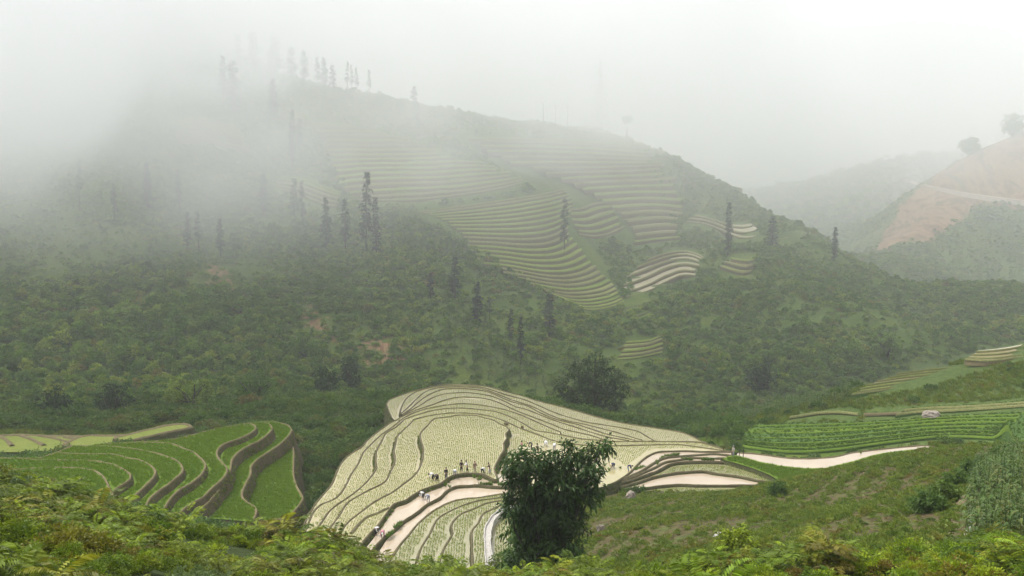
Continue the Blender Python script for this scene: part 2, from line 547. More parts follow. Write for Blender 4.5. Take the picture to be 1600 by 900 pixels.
LD = [(820,672),(842,680),(863,688),(883,692),(915,696),(957,697),(1000,696),(1042,695),(1071,696),(1099,700),(1142,706)]
B8 = [(633,655),(650,649),(673,642.5),(695,639),(720,638),(747,640),(773,643),(790,648.5),(807,656),(823,665),(838,673)]
LC = [(857,676),(883,681),(908,686),(933,688),(967,690),(1024,690),(1080,691),(1099,693),(1130,702)]
B7 = [(629,654),(645,646),(662,640),(687,635),(707,632),(727,631),(753,633.5),(773,637),(793,641.5),(812,648),(833,657),(858,668),(875,675)]
B6 = [(626,652),(645,643),(662,637),(678,632),(690,627),(712,621.5),(733,621),(755,622.5),(773,627),(790,634),(807,642),(833,652),(858,661.5),(883,671.5),(903,676),(925,681),(945,688)]
B5 = [(627,650),(643,641),(657,633),(673,623),(693,616),(715,614),(733,614),(757,617),(773,621),(790,628),(807,636),(825,641),(850,651),(875,660),(900,668),(925,676),(950,683),(982,689)]
B4 = [(628,648),(640,640),(655,627),(670,617),(687,610),(703,607.5),(723,607.5),(747,609.5),(767,614),(785,622),(803,629),(825,635),(850,648),(875,657),(900,663),(925,671),(950,679),(992,688)]
B3 = [(627,646),(640,634),(652,622),(665,612),(680,607),(702,605),(725,605),(750,607),(775,615),(800,625),(833,636),(858,648),(883,657),(908,662),(933,668),(967,677),(1003,688)]
B2 = [(625,647),(627,637),(633,625),(645,615),(660,609),(680,604.5),(700,603),(722,603),(742,604),(762,607.5),(790,617),(817,624),(842,634),(867,645),(892,653),(917,660),(942,664),(967,668),(996,674),(1009,681),(1024,690)]
B1a = [(612,652),(607,641),(606,627),(637,614),(668,606),(690,602),(712,600.5),(733,601.5),(760,604),(790,612),(817,619),(842,627),(870,634),(900,642),(927,650),(950,656),(983,663),(1024,669),(1061,675),(1080,681),(1099,691),(1117,696),(1140,703)]
R1 = [(1144,706),(1120,706),(1099,706),(1071,705),(1042,705.5),(1024,707.5),(1009,715),(996,726),(986,737),(968,750),(949,759)]
R2 = [(1142,712),(1118,709),(1099,710),(1072,712),(1041,715),(1024,722),(1005,734),(986,743),(965,752)]
R3 = [(1136,716),(1114,716),(1080,715.5),(1065,718),(1039,722.5),(1020,732),(986,746),(949,759.5)]
R4 = [(1228,753),(1202,743),(1174,732),(1146,723.5),(1125,722),(1095,721.5),(1065,722.5),(1046,726),(1024,737),(977,753),(941,761)]
R6 = [(1226,756),(1192,752),(1155,744.5),(1117,739.5),(1099,736.5),(1072,737.5),(1046,740.5),(1020,746),(1001,752.5),(967,762)]
R7 = [(1224,761),(1200,758.5),(1155,758.5),(1117,758.5),(1088,758.5),(1061,757.5),(1035,759.5),(1005,763),(960,764.5)]
R8 = [(1205,765),(1180,766),(1140,770),(1117,772),(1080,772),(1042,769.5),(986,768),(940,767)]
L7 = [(795,761.5),(770,760.5),(747,758.5),(733,759),(713,760.5),(698,767),(687,778),(667,788.5),(655,798.5),(643,807),(630,815.5),(617,827),(603,838),(590,850),(566,880)]
L8 = [(793,771),(773,774),(748,778),(727,780),(707,784),(685,794),(665,808),(650,822),(638,837),(622,856),(600,892)]
L9 = [(793,777),(753,782),(733,787),(707,797),(683,812),(672,833),(657,858),(650,880)]
L10 = [(793,783),(778,783.5),(757,788),(737,797),(718,805),(705,820),(707,833),(702,843),(692,860),(684,885)]
L11 = [(797,787),(783,790),(767,797),(753,805),(747,818),(737,830),(737,850),(738,880),(738,895)]
CHN = [(800,795.5),(793,798),(783,802),(770,813),(763,828),(762,847),(764,868),(767,892)]
ZB = -40.0
spur = tag(empty("terraced_spur"), "low rounded spur stepped into pale flooded rice paddies in mid valley", "terraced hill", kind="structure")
hid = lambda *p: ('h', list(p))
slab("ring9", [('e', B1a), hid((1140,720),(900,760),(640,700),(620,660))], -45.3, M_WATER_PALE, spur, 3.0)
slab("ring8", [('e', B2), hid((1024,700),(900,740),(660,700),(630,660))], -44.95, M_WATER_PALE, spur, 0.3)
slab("ring7", [('e', B3), hid((1003,700),(900,740),(660,700),(635,660))], -44.6, M_WATER_PALE, spur, 0.3)
slab("ring6", [('e', B4), hid((992,700),(900,740),(660,700),(637,660))], -44.25, M_WATER_PALE, spur, 0.3)
slab("ring5", [('e', B5), hid((982,700),(900,740),(660,700),(640,670))], -43.9, M_WATER_PALE, spur, 0.3)
slab("ring4", [('e', L0 + B6), hid((945,710),(900,760),(620,880))], -43.4, M_WATER_PALE, spur, 3.0)
slab("ring3", [('e', L1 + B7), hid((880,720),(800,760),(620,880))], -42.6, M_WATER_PALE, spur, 0.8)
slab("ring2", [('e', L2 + B8 + LC), hid((1120,715),(1000,716),(900,760),(620,880))], -41.75, M_WATER_PALE, spur, 0.8)
slab("ring1", [('e', L3 + B10 + LD + [(1143,706)] + R1), hid((900,768),(850,765),(797,754),(700,770),(600,880))], -40.9, M_WATER_PALE, spur, 0.8,
     label="broad half planted paddy where people bend over the muddy water")
slab("ring0", [('e', L4 + B11[1:] + L6[1:])], ZB, M_WATER_PALE, spur, 0.7, label="large planted paddy on the crown of the spur")
bund_strip("bund", atZ(*np.array(spline([(607,794),(590,802),(573,808.5),(560,820),(548,834)], 4)).T, ZB)[:, :2], False, ZB, M_BUND, spur)
slab("pond1", [('e', L7), hid((553,878),(588,835),(605,795),(640,770),(700,740),(797,742))], -40.4, M_WATER, spur, 0.3, label="narrow pond of muddy pink water below the planted paddies")
slab("pond2", [('e', L8), hid((575,890),(600,850),(620,820),(690,765),(797,754))], -40.65, M_WATER, spur, 0.8, label="second narrow pond of muddy pink water")
slab("grey1", [('e', L8[::-1]), ('h', [(815,775),(830,830),(760,915),(610,905)])], -40.45, M_WATER_GREY, spur, 0.2)
slab("grey2", [('e', L9[::-1]), ('h', [(815,782),(830,830),(760,905),(650,900)])], -40.15, M_WATER_GREY, spur, 0.35)
slab("grey3", [('e', L10[::-1]), ('h', [(815,788),(830,830),(760,905),(684,900)])], -39.8, M_WATER_GREY, spur, 0.45)
slab("grey4", [('e', L11[::-1]), ('h', [(800,787),(800,795.5)]), ('e', CHN[1:])], -39.4, M_WATER_GREY, spur, 0.45)
slab("rpond1", [('e', R2[::-1]), ('h', [(1144,705),(1042,704),(1020,706),(1000,720),(960,750)])], -41.0, M_WATER, spur, 0.1, label="thin pond of pale water along the right of the spur", bh=0.12, bw=0.26)
slab("rpond2", [('e', R3[::-1]), ('h', [(1143,711),(1100,709),(1041,714),(1020,723),(960,754)])], -41.15, M_WATER, spur, 0.1, bh=0.12, bw=0.26)
slab("rpond3", [('e', R4[::-1]), ('h', [(1240,752),(1200,738),(1150,718),(1140,715),(1080,714),(1035,722),(945,759)])], -41.3, M_WATER, spur, 0.3, bankmat=M_BANK)
slab("rgrey1", [('e', R6[::-1]), ('h', [(1235,754),(1202,742),(1146,722.5),(1095,720.5),(1046,725),(970,756)])], -41.6, M_WATER_GREY, spur, 0.2)
slab("rpond4", [('e', R7[::-1]), ('h', [(1228,756),(1192,751),(1099,735.5),(1046,739.5),(967,761)])], -41.85, M_WATER, spur, 0.3, label="lens shaped pond of pale water at the foot of the weedy slope")
slab("rgrey2", [('e', R8[::-1]), ('h', [(1224,760),(1155,757.5),(1061,756.5),(960,763)])], -42.1, M_WATER_GREY, spur, 0.5)

# --- green terraces on the left
T1 = [(20,735),(60,732),(106,731),(136,733),(152,738),(162,746),(168,756),(174,770),(186,790)]
T2 = [(-40,716),(20,717),(66,719),(110,719.6),(150,721),(176,726),(194,734),(204,742),(204,748),(194,756),(180,765),(174,776),(180,800)]
T3 = [(-40,716),(20,716.5),(60,716),(90,709),(130,710),(176,710.4),(200,716),(220,720),(236,728),(243,737),(238,748),(220,766),(206,780),(196,800)]
T4 = [(70,713),(90,707),(115,698),(160,697),(190,699.6),(220,703.6),(250,710),(274,719),(284,728),(285,737),(276,746),(262,758),(250,766),(234,780),(222,805)]
T5 = [(160,694),(210,692),(250,692),(270,694),(290,702),(304,708),(311,714),(319,722),(321,730),(314,742),(300,754),(280,766),(266,780),(250,805)]
T6 = [(180,693),(230,690),(270,687),(300,680),(340,670),(380,663.5),(394,663),(400,669),(390,678),(370,687),(350,694),(341,702),(339,710),(344,720),(352,728),(355,737),(346,750),(330,764),(316,778),(296,789),(270,810)]
T7 = [(380,663),(400,660.5),(414,660.5),(424,666),(423,674),(406,688),(386,698),(370,709),(362,720),(361,729),(358,740),(350,755),(330,780),(310,800)]
T8 = [(400,660),(425,659),(440,662),(452,666),(456,672),(450,682),(436,695),(420,706),(402,718),(392,730),(392,740),(384,756),(378,772),(383,783),(400,795),(396,815)]
T9 = [(455,690),(459,708),(459,744),(466,765),(473,779),(462,796),(448,808),(420,815)]
lt = tag(empty("terraced_hill"), "low hill of curving green rice terraces with bare brown banks on the left", "terraced hill", kind="structure")
GK = dict(bund=M_BUND_DRY, bankmat=M_BANK_BROWN, bw=0.22, bh=0.13, flare=0.3, skirt=3.5)
slab("green9", [('e', T9), hid((380,800),(380,740),(440,670))], -43.3, M_RICE, lt, 1.5, **GK)
slab("green10", [('e', [(340,792),(390,790),(430,797),(455,806),(450,820),(430,838)]), hid((360,850),(300,820))], -43.9, M_RICE, lt, 1.5, **GK)
slab("green8", [('e', T8), hid((330,810),(300,720),(380,680))], -41.6, M_RICE, lt, 1.7, **GK)
slab("green7", [('e', T7), hid((280,810),(300,720))], -40.2, M_RICE, lt, 1.4, **GK)
slab("green6", [('e', T6), hid((200,820),(180,740))], -39.5, M_RICE, lt, 1.5, **GK)
slab("green5", [('e', T5), hid((180,820),(150,760),(120,700))], -38.7, M_RICE, lt, 0.9, **GK)
slab("green4", [('e', T4), hid((160,820),(100,770),(40,735))], -37.9, M_RICE, lt, 0.8, **GK)
slab("green3", [('e', T3), hid((140,820),(60,790),(-40,760))], -37.2, M_RICE, lt, 0.8, **GK)
slab("green2", [('e', T2), hid((120,810),(40,790),(-40,760))], -36.5, M_RICE, lt, 0.8, **GK)
slab("green1", [('e', T1), hid((100,810),(20,780))], -35.9, M_RICE, lt, 0.8, **GK)
bund_strip("bund", atZ(*np.array(spline([(309,715),(322,718),(334,719),(344,720.5)], 4)).T, -39.5)[:, :2], False, -39.5, M_BUND_DRY, lt, 0.3, 0.12)
# pale narrow terraces behind them
pt = tag(empty("terraced_hill"), "strip of pale yellowish terraces behind the green ones at far left", "terraced hill", kind="structure")
PK = dict(bund=M_BUND_DRY, bankmat=M_BANK, bw=0.5, bh=0.2)
slab("yel3", [('e', [(180,684),(230,672),(262,665),(290,663),(300,668)]), ('e', [(300,668),(250,678),(190,692)])], -45.2, M_RICE_YELLOW, pt, 1.0, **PK)
slab("yel2", [('e', [(100,694),(130,682),(180,681),(240,677),(262,672)]), ('e', [(262,674),(180,694),(120,700)])], -45.8, M_RICE_YELLOW, pt, 1.0, **PK)
slab("yel1", [('e', [(-60,681),(0,681),(40,680),(75,681),(120,682),(160,684)]), ('h', [(140,700),(60,706),(-60,706)])], -46.3, M_RICE_YELLOW, pt, 1.5, **PK)
for q in ([(0,682),(10,688),(18,697)], [(32,681),(50,687),(68,696)], [(60,681),(85,685),(110,692)], [(100,683),(120,687),(138,693)]):
    bund_strip("bund", atZ(*np.array(spline(q, 3)).T, -46.25)[:, :2], False, -46.25, M_BUND_DRY, pt, 0.6, 0.25)
# pond and field below the right hand terraces
rp = tag(empty("flooded_field"), "long pale pond beside a bright green field right of the spur", "field", kind="structure")
slab("long_pond", [('e', [(1152,708),(1175,709),(1200,712),(1230,716),(1260,717),(1290,715.5),(1310,713),(1325,709),(1340,706.5),(1380,702),(1420,698),(1445,696.5),(1462,699)]),
     ('h', [(1440,706),(1400,720),(1340,740),(1280,745),(1200,735),(1150,716)])], -41.2, M_WATER, rp, 0.6, bund=M_BUND, bw=0.3)
slab("bright_field", [('e', [(1128,718),(1140,714),(1152,713),(1175,719),(1200,725),(1230,730),(1260,732.5),(1290,732),(1310,727),(1335,721),(1370,711),(1410,705),(1460,700),(1500,698)]),
     ('h', [(1520,715),(1400,745),(1300,760),(1232,756),(1202,742),(1174,731),(1146,722.5)])], -41.05, M_RICE, rp, 0.2, bund=M_BUND_GREEN, bw=0.3, bh=0.12)

# ------------------------------------------------------------------ terraces that follow a slope
def resample(P, m):
    P = np.asarray(P, float)
    P = spline(P, 2.0)
    d = np.concatenate([[0], np.cumsum(np.linalg.norm(np.diff(P, axis=0), axis=1))])
    t = np.linspace(0, d[-1], m)
    return np.stack([np.interp(t, d, P[:, 0]), np.interp(t, d, P[:, 1])], 1)
def strips(root, guides, n, treads, bank=M_BANK_FAR, bund=M_BUND_GREEN, bw=0.8, m=60, lip=0.22, wob=1.2, ext=(0.0, 0.0), slope=0.5, minrise=0.25, grow=None, exact=False, lift=0.0, zl=None):
    """n stepped paddies between guide lines given bottom to top; treads = materials cycled by a seeded pick"""
    G = [resample(g, m) for g in guides]
    pos = np.linspace(0, len(G) - 1, n + 1)
    if exact: pos = np.arange(len(G)); n = len(G) - 1
    lines = []
    for k, p in enumerate(pos):
        i = min(int(p), len(G) - 2); f = p - i
        L = G[i] * (1 - f) + G[i + 1] * f
        L = L.copy()
        if 0 < k < n and not exact:
            L[:, 1] += wob * fbm(L[:, 0] / 40.0, np.full(m, k * 7.3), 3, 60)
        lines.append(L)
    H = []
    for k, L in enumerate(lines):
        if zl is None:
            P, ok = hit(L[:, 0], L[:, 1], 60)
        else:
            P = atZ(L[:, 0], L[:, 1], zl[0] + (zl[1] - zl[0]) * k / n)
        H.append(P)
    H = np.array(H)
    # smooth the depth along and across so that the steps run clean
    for _ in range(3):
        for a in (0, 1):
            Hp = np.concatenate([H.take([0], a), H, H.take([-1], a)], a)
            sl_ = lambda s, e: Hp[s:e] if a == 0 else Hp[:, s:e]
            N_ = Hp.shape[a]
            H = 0.25 * sl_(0, N_ - 2) + 0.5 * sl_(1, N_ - 1) + 0.25 * sl_(2, N_)
    for k in range(n):
        foot, nxt = H[k], H[k + 1]
        # seen ends taper in a slightly different place on every step
        a0 = int(abs(vnoise(np.array([k * 1.7]), np.array([3.3]), 5)[0]) * ext[0] * m)
        a1 = m - int(abs(vnoise(np.array([k * 2.1]), np.array([9.3]), 6)[0]) * ext[1] * m)
        foot, nxt = foot[a0:a1], nxt[a0:a1]
        mm = len(foot)
        zt = np.maximum(nxt[:, 2], foot[:, 2] + minrise) + lift
        zt = np.convolve(np.pad(zt, 4, mode='edge'), np.ones(9) / 9, 'valid')
        zt = np.maximum(zt, foot[:, 2] + 0.1)
        rise = zt - foot[:, 2]
        dirn = nxt[:, :2] - foot[:, :2]
        run = np.linalg.norm(dirn, axis=1)[:, None] + 1e-6
        dirn = dirn / run
        back = np.minimum(slope * rise[:, None], 0.45 * run)
        top = foot[:, :2] + dirn * back
        inn = foot[:, :2] + dirn * np.minimum(back + bw, 0.8 * run)
        far_ = nxt[:, :2] + dirn * 0.6
        z3 = lambda xy, z: np.column_stack([xy, z])
        def sheet(name, rows, mat, parent):
            V = np.vstack(rows); q = len(rows); F = []
            for r in range(q - 1):
                for i in range(mm - 1):
                    F.append((r * mm + i, r * mm + i + 1, (r + 1) * mm + i + 1, (r + 1) * mm + i))
            return mesh_obj(name, V, F, mat, parent, True)
        tm = treads[k] if isinstance(treads, dict) and k in treads else (treads.get('d') if isinstance(treads, dict) else treads[int(vnoise(np.array([k * 3.7]), np.array([0.4]), 8)[0] * 0.999 * len(treads))])
        if isinstance(tm, (list, tuple)): tm = tm[k % len(tm)]
        if grow is not None: grow.append((inn, far_, zt))
        pad = sheet("paddy", [z3(inn, zt), z3(far_, zt)], tm, root)
        gb = (np.minimum(0.34 * rise, 1.0))[:, None]
        low = top + (foot[:, :2] - top) * (gb / rise[:, None]) - dirn * 0.12
        sheet("bund", [z3(low, zt - gb[:, 0]), z3(top, zt + lip), z3(top + dirn * bw * 0.6, zt + lip), z3(inn + dirn * 0.05, zt - 0.05)], (M_BUND_OLIVE if bund is M_BUND_GREEN and vnoise(np.array([k * 5.3]), np.array([guides[0][0][0] * .37]), 12)[0] > 0.55 else bund), pad)
        j = fbm(foot[:, 0] / 2.0, foot[:, 1] / 2.0, 3, 70)[:, None] * 0.25
        sheet("bank", [z3(foot[:, :2] - dirn * 0.3, foot[:, 2] - 0.8), z3(foot[:, :2] + dirn * j * 0.5, foot[:, 2] + 0.02), z3(foot[:, :2] * 0.5 + top * 0.5 + dirn * j, foot[:, 2] + rise * 0.5), z3(top, zt - 0.15)], bank, pad)
    EXCL.append(np.vstack([lines[0] + [0, 2], lines[n][::-1], lines[0][:1] + [0, 2]]))
    return lines

# the ground sheet: pressed under the level terraces, with its bare patches marked
for W, z in PRESS:
    lo, hi = W.min(0) - 2, W.max(0) + 2
    jj = (gY[0] > lo[1]) & (gY[0] < hi[1])
    ii = ((gX[:, jj] > lo[0]) & (gX[:, jj] < hi[0])).any(1)
    sub = np.ix_(ii, jj)
    m_ = in_poly(gX[sub], gY[sub], W)
    zz = gZ[sub]
    gZ[sub] = np.where(m_, np.minimum(zz, z - 1.1), zz)
gU, gV = project(np.stack([gX, gY, gZ], -1))
vis_min = np.minimum.accumulate(np.concatenate([np.full((len(GS), 1), 2000.0), gV[:, :-1]], 1), 1)
gVis = gV < vis_min + 14
def zone(poly, soft=10.0, wob=14.0, ymin=0, ymax=9999):
    """0..1 inside an outline of the picture laid on the land, with a ragged border"""
    du = wob * fbm(gX / 9.0, gY / 14.0, 3, 80)
    dv = wob * fbm(gX / 9.0 + 40, gY / 14.0, 3, 81)
    m = in_poly(gU + du, gV + dv, poly) & (gY > ymin) & (gY < ymax)
    return m.astype(float)
EARTH = np.zeros_like(gZ)
LANDSLIDE = [(1436,286),(1470,262),(1510,240),(1555,215),(1640,180),(1640,330),(1560,320),(1500,345),(1470,372),(1420,372),(1385,392),(1362,386),(1385,352),(1412,318)]
def soften(A, n):
    for _ in range(n):
        A = (np.roll(A, 1, 0) + np.roll(A, -1, 0) + np.roll(A, 1, 1) + np.roll(A, -1, 1) + 2 * A) / 6
    return A
EARTH = np.maximum(EARTH, soften(zone(LANDSLIDE, ymin=520), 3))
for poly, k in (([(320,420),(350,405),(375,440),(400,480),(385,520),(350,490),(330,460)], .8), ([(465,460),(500,470),(520,520),(575,520),(635,520),(640,575),(560,575),(500,540),(470,500)], .85),
                ([(1180,485),(1235,480),(1260,520),(1240,548),(1195,540),(1180,515)], 0.35), ([(1315,378),(1352,382),(1350,410),(1325,400)], .8), ([(640,540),(720,520),(740,560),(700,590),(650,580)], .45),
                ([(0,630),(25,625),(25,655),(0,660)], .6), ([(505,355),(525,365),(520,400),(500,390)], .6), ([(1130,250),(1180,255),(1180,264),(1130,262)], 1)):
    EARTH = np.maximum(EARTH, k * 0.75 * soften(zone(poly, ymin=225, wob=22), 14))
GRASS = np.zeros_like(gZ)
for poly, k in (([(640,330),(735,330),(735,420),(690,410),(600,395),(600,340)], .7), ([(660,170),(760,190),(900,196),(1000,205),(1060,245),(1040,262),(900,240),(700,225),(640,200)], .8), ([(700,470),(745,480),(870,600),(830,620),(700,560),(640,520)], .55),
                ([(1170,600),(1340,570),(1340,620),(1200,660),(1100,660)], .5), ([(1250,600),(1600,520),(1640,700),(1300,705),(1150,700),(1170,670)], .9)):
    GRASS = np.maximum(GRASS, k * soften(zone(poly, ymin=140), 12))
GRASS = np.maximum(GRASS, ((gV > 690) & (gU > 900) & (gY > 45) & (gY < 135)) * 0.75)
SOIL = soften(((gU + 40 * fbm(gX / 6, gY / 6, 3, 82) > 900) & (gY > 40) & (gY < 135)) * 1.0, 10)        # the weedy slope: brown between the weeds
NEAR_DARK = soften(((gY < 58) & (gU < 900) | (gY < 44)) * 1.0, 8)  # the near slope: ground turned a flat dark green beneath the ferns
t = NT("hillside_ground")
n1 = t.noise(0.06, 6, 0.6)
n2 = t.noise(0.45, 5, 0.65)
n3 = t.noise(0.014, 3, 0.5)
base = t.ramp(n1, [(0.30, (0.045, 0.08, 0.012)), (0.50, (0.072, 0.118, 0.017)), (0.70, (0.11, 0.145, 0.024))])
base = t.mix(t.ramp(n2, [(0.45, 0.0), (0.65, 0.6)]), base, (0.075, 0.09, 0.024))
grass = t.ramp(n2, [(0.35, (0.06, 0.10, 0.024)), (0.65, (0.10, 0.135, 0.035))])
base = t.mix(t.attr("grass"), base, grass)
soil = t.ramp(t.noise(0.9, 6, 0.7), [(0.35, (0.06, 0.045, 0.022)), (0.5, (0.085, 0.07, 0.03)), (0.62, (0.07, 0.09, 0.025))])
base = t.mix(t.attr("soil"), base, soil)
fine = t.ramp(t.noise(1.7, 5, 0.75), [(0.3, 0.45), (0.5, 0.95), (0.7, 1.35)])
base = t.mix(1.0, base, fine, 'MULTIPLY')
base = t.mix(t.attr("near_dark"), base, (0.03, 0.042, 0.011))
streak = t.noise(0.07, 7, 0.75, vec=t.pos((1.0, 0.3, 0.45)), dist=1.2)
ecol = t.ramp(streak, [(0.30, (0.05, 0.03, 0.016)), (0.43, (0.15, 0.078, 0.036)), (0.51, (0.30, 0.19, 0.11)), (0.57, (0.14, 0.078, 0.038)), (0.66, (0.09, 0.11, 0.04))])
brk = t.math('ADD', t.attr("earth"), t.math('MULTIPLY', t.math('SUBTRACT', t.noise(0.22, 6, 0.7, dist=0.6), 0.5), 2.2))
base = t.mix(t.ramp(brk, [(0.45, 0.0), (0.75, 1.0)]), base, ecol)
M_GROUND = t.surf(base, 0.95, 0.1, bump=n2, bump_strength=0.6, bump_dist=0.5)
n0_, n1_ = gX.shape
idx = np.arange(n0_ * n1_).reshape(n0_, n1_)
Q = np.stack([idx[:-1, :-1], idx[1:, :-1], idx[1:, 1:], idx[:-1, 1:]], -1).reshape(-1, 4)
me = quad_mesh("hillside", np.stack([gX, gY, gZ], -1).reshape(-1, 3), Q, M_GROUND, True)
vert_attr(me, "earth", EARTH.ravel()); vert_attr(me, "grass", GRASS.ravel()); vert_attr(me, "soil", SOIL.ravel()); vert_attr(me, "near_dark", NEAR_DARK.ravel())
tag(link(bpy.data.objects.new("hillside", me)), "green valley sides and mountain slope under low mist", "hillside", kind="structure")

def ridge_sheet(name, ridge, run, base, seed, mat, rows=60, amp=14):
    P = spline([(u, v, Y) for u, v, Y in ridge], 12.0)
    W = atY(P[:, 0], P[:, 1], P[:, 2])
    tt = np.concatenate([np.linspace(-0.5, 0, rows // 3, endpoint=False), np.linspace(0, 1, rows)])
    k = np.abs(tt)[None, :]
    Y = W[:, 1:2] - run * tt[None, :]
    X = W[:, 0:1] + 0 * Y
    Z = W[:, 2:3] + (base - W[:, 2:3]) * (k ** 1.15)
    Z = Z + amp * np.clip(k * 4, 0.15, 1) * fbm(X / 120, Y / 120, 5, seed)
    a, b = X.shape
    ix = np.arange(a * b).reshape(a, b)
    Q = np.stack([ix[:-1, :-1], ix[1:, :-1], ix[1:, 1:], ix[:-1, 1:]], -1).reshape(-1, 4)
    return link(bpy.data.objects.new(name, quad_mesh(name, np.stack([X, Y, Z], -1).reshape(-1, 3), Q, mat, True)))
t = NT("far_mountain_forest")
M_FAR = t.surf(t.ramp(t.noise(0.02, 6, 0.7), [(0.35, (0.03, 0.055, 0.02)), (0.65, (0.075, 0.10, 0.035))]), 0.95, 0.1)
tag(ridge_sheet("mountain", [(-600,-120,1350),(300,-70,1350),(560,-40,1350),(690,5,1350),(760,60,1350),(830,130,1350),(920,200,1350),(1020,270,1350)], 350, -60, 21, M_FAR),
    "dim wooded mountain behind the terraced ridge, almost lost in cloud", "mountain", kind="structure")
tag(ridge_sheet("mountain", [(-900,-160,1900),(300,-120,1900),(900,-60,1900),(1150,-70,1850),(1300,-20,1800),(1500,-60,1800),(2500,-90,1800)], 700, -80, 33, M_FAR, amp=30),
    "farthest mountain wall across the valley, faded to pale grey", "mountain", kind="structure")
tag(mesh_obj("ground", [(-2600, -60, -92), (2600, -60, -92), (2600, 2600, -92), (-2600, 2600, -92)], [(0, 1, 2, 3)], M_FAR), "valley ground far below the slopes", "ground", kind="structure")

# ------------------------------------------------------------------ terraces on the mountain
mt = tag(empty("terraced_slope"), "mountainside stepped into dozens of narrow green rice terraces in the mist", "terraced slope", kind="structure")
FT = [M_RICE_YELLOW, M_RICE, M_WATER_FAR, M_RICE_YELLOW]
# upper left flank
strips(mt, [[(560,318),(640,322),(720,312),(795,298),(830,284)], [(520,300),(600,290),(700,288),(770,280),(812,274)], [(505,270),(580,262),(660,262),(720,258),(770,262)],
            [(500,240),(560,240),(620,240),(680,238),(700,240)], [(495,215),(520,212),(560,214),(600,214),(640,222)], [(478,192),(490,190),(505,190),(520,192),(535,198)]], 17,
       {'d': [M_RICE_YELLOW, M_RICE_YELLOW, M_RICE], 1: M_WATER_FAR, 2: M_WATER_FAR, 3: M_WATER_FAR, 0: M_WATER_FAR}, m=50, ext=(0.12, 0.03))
# lower left flank, the long even steps
strips(mt, [[(895,474),(915,487),(935,488),(960,483),(978,474)], [(835,452),(870,460),(910,462),(945,455),(962,447)], [(738,412),(790,418),(850,428),(900,424),(925,410)],
            [(722,378),(770,380),(820,384),(860,380),(885,362)], [(690,345),(760,345),(820,340),(870,330),(900,318)], [(640,330),(720,318),(800,306),(850,298),(880,292)]], 26,
       {'d': [M_RICE_YELLOW, M_RICE_YELLOW, M_RICE, M_RICE_YELLOW]}, m=54, ext=(0.08, 0.03))
# round the nose of the flank
strips(mt, [[(905,372),(935,378),(962,372),(980,362)], [(890,350),(915,354),(945,345),(965,335)], [(880,320),(905,318),(925,308),(945,312)]], 6, [M_RICE_YELLOW, M_WATER_FAR], m=30, ext=(0.15, 0.1))
# the bowl behind
strips(mt, [[(990,390),(1010,388),(1040,384),(1062,380)], [(985,352),(1010,348),(1045,346),(1065,348)], [(930,318),(970,316),(1020,314),(1080,322)], [(880,290),(950,284),(1020,282),(1062,276)],
            [(790,266),(880,264),(960,262),(1045,256)], [(735,236),(830,236),(930,240),(1040,250)], [(700,212),(800,212),(900,216),(1000,222)]], 19,
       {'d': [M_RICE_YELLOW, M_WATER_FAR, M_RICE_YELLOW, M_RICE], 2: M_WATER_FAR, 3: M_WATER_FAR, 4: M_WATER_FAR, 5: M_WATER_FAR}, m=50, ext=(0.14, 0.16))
# flooded steps at the head of the gully
strips(mt, [[(968,475),(1000,470),(1035,455),(1060,440),(1085,438)], [(962,440),(1000,428),(1040,410),(1070,404),(1100,410)], [(1030,398),(1045,388),(1065,386),(1085,390),(1102,402)]], 6,
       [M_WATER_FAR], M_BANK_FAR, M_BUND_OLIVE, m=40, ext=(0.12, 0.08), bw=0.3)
strips(mt, [[(986,492),(1000,488),(1015,484)], [(988,498),(1000,495),(1016,490)][::1], ], 1, [M_WATER], M_BANK_FAR, M_BUND, m=14) if False else None
strips(mt, [[(975,486),(1005,480),(1035,468),(1062,462)], [(975,478),(1000,474),(1035,462),(1060,456)]], 1, [M_WATER], M_BANK_FAR, M_BUND, m=24, bw=0.3, slope=0.1, minrise=0.1)
strips(mt, [[(987,500),(1000,497),(1016,490)], [(989,493),(1002,489),(1016,484)]], 1, [M_WATER], M_BANK_FAR, M_BUND, m=14, bw=0.3, slope=0.1, minrise=0.1)
# pale loops on the shoulder
strips(mt, [[(1062,352),(1100,356),(1140,378),(1175,382),(1195,372)], [(1075,346),(1105,350),(1145,366),(1175,372),(1188,358)], [(1085,340),(1110,344),(1150,352),(1172,352),(1178,346)], [(1090,330),(1108,336),(1130,344),(1150,347),(1168,346)]], 3,
       [M_WATER_FAR], M_BANK_FAR, M_BUND_OLIVE, m=36, bw=0.4, slope=0.15, minrise=0.1)
strips(mt, [[(1208,380),(1222,383),(1240,376),(1260,367)], [(1206,368),(1222,366),(1240,362),(1258,362)]], 1, [M_WATER_FAR], M_BANK_FAR, M_BUND_OLIVE, m=24, slope=0.1, minrise=0.05)
strips(mt, [[(1118,424),(1140,436),(1160,440),(1172,436)], [(1124,414),(1145,420),(1165,424),(1180,420)], [(1145,406),(1155,410),(1170,412),(1182,408)], [(1155,397),(1163,396),(1172,396),(1182,395)]], 3, [M_WATER_PALE, M_RICE_YELLOW], m=24, slope=0.15)
# small flight low in the gully
strips(mt, [[(960,568),(985,566),(1010,562),(1036,557)], [(968,548),(990,548),(1015,545),(1040,536)], [(980,528),(1000,527),(1018,525),(1032,518)]], 5, {'d': M_RICE_YELLOW}, m=26, ext=(0.1, 0.05))
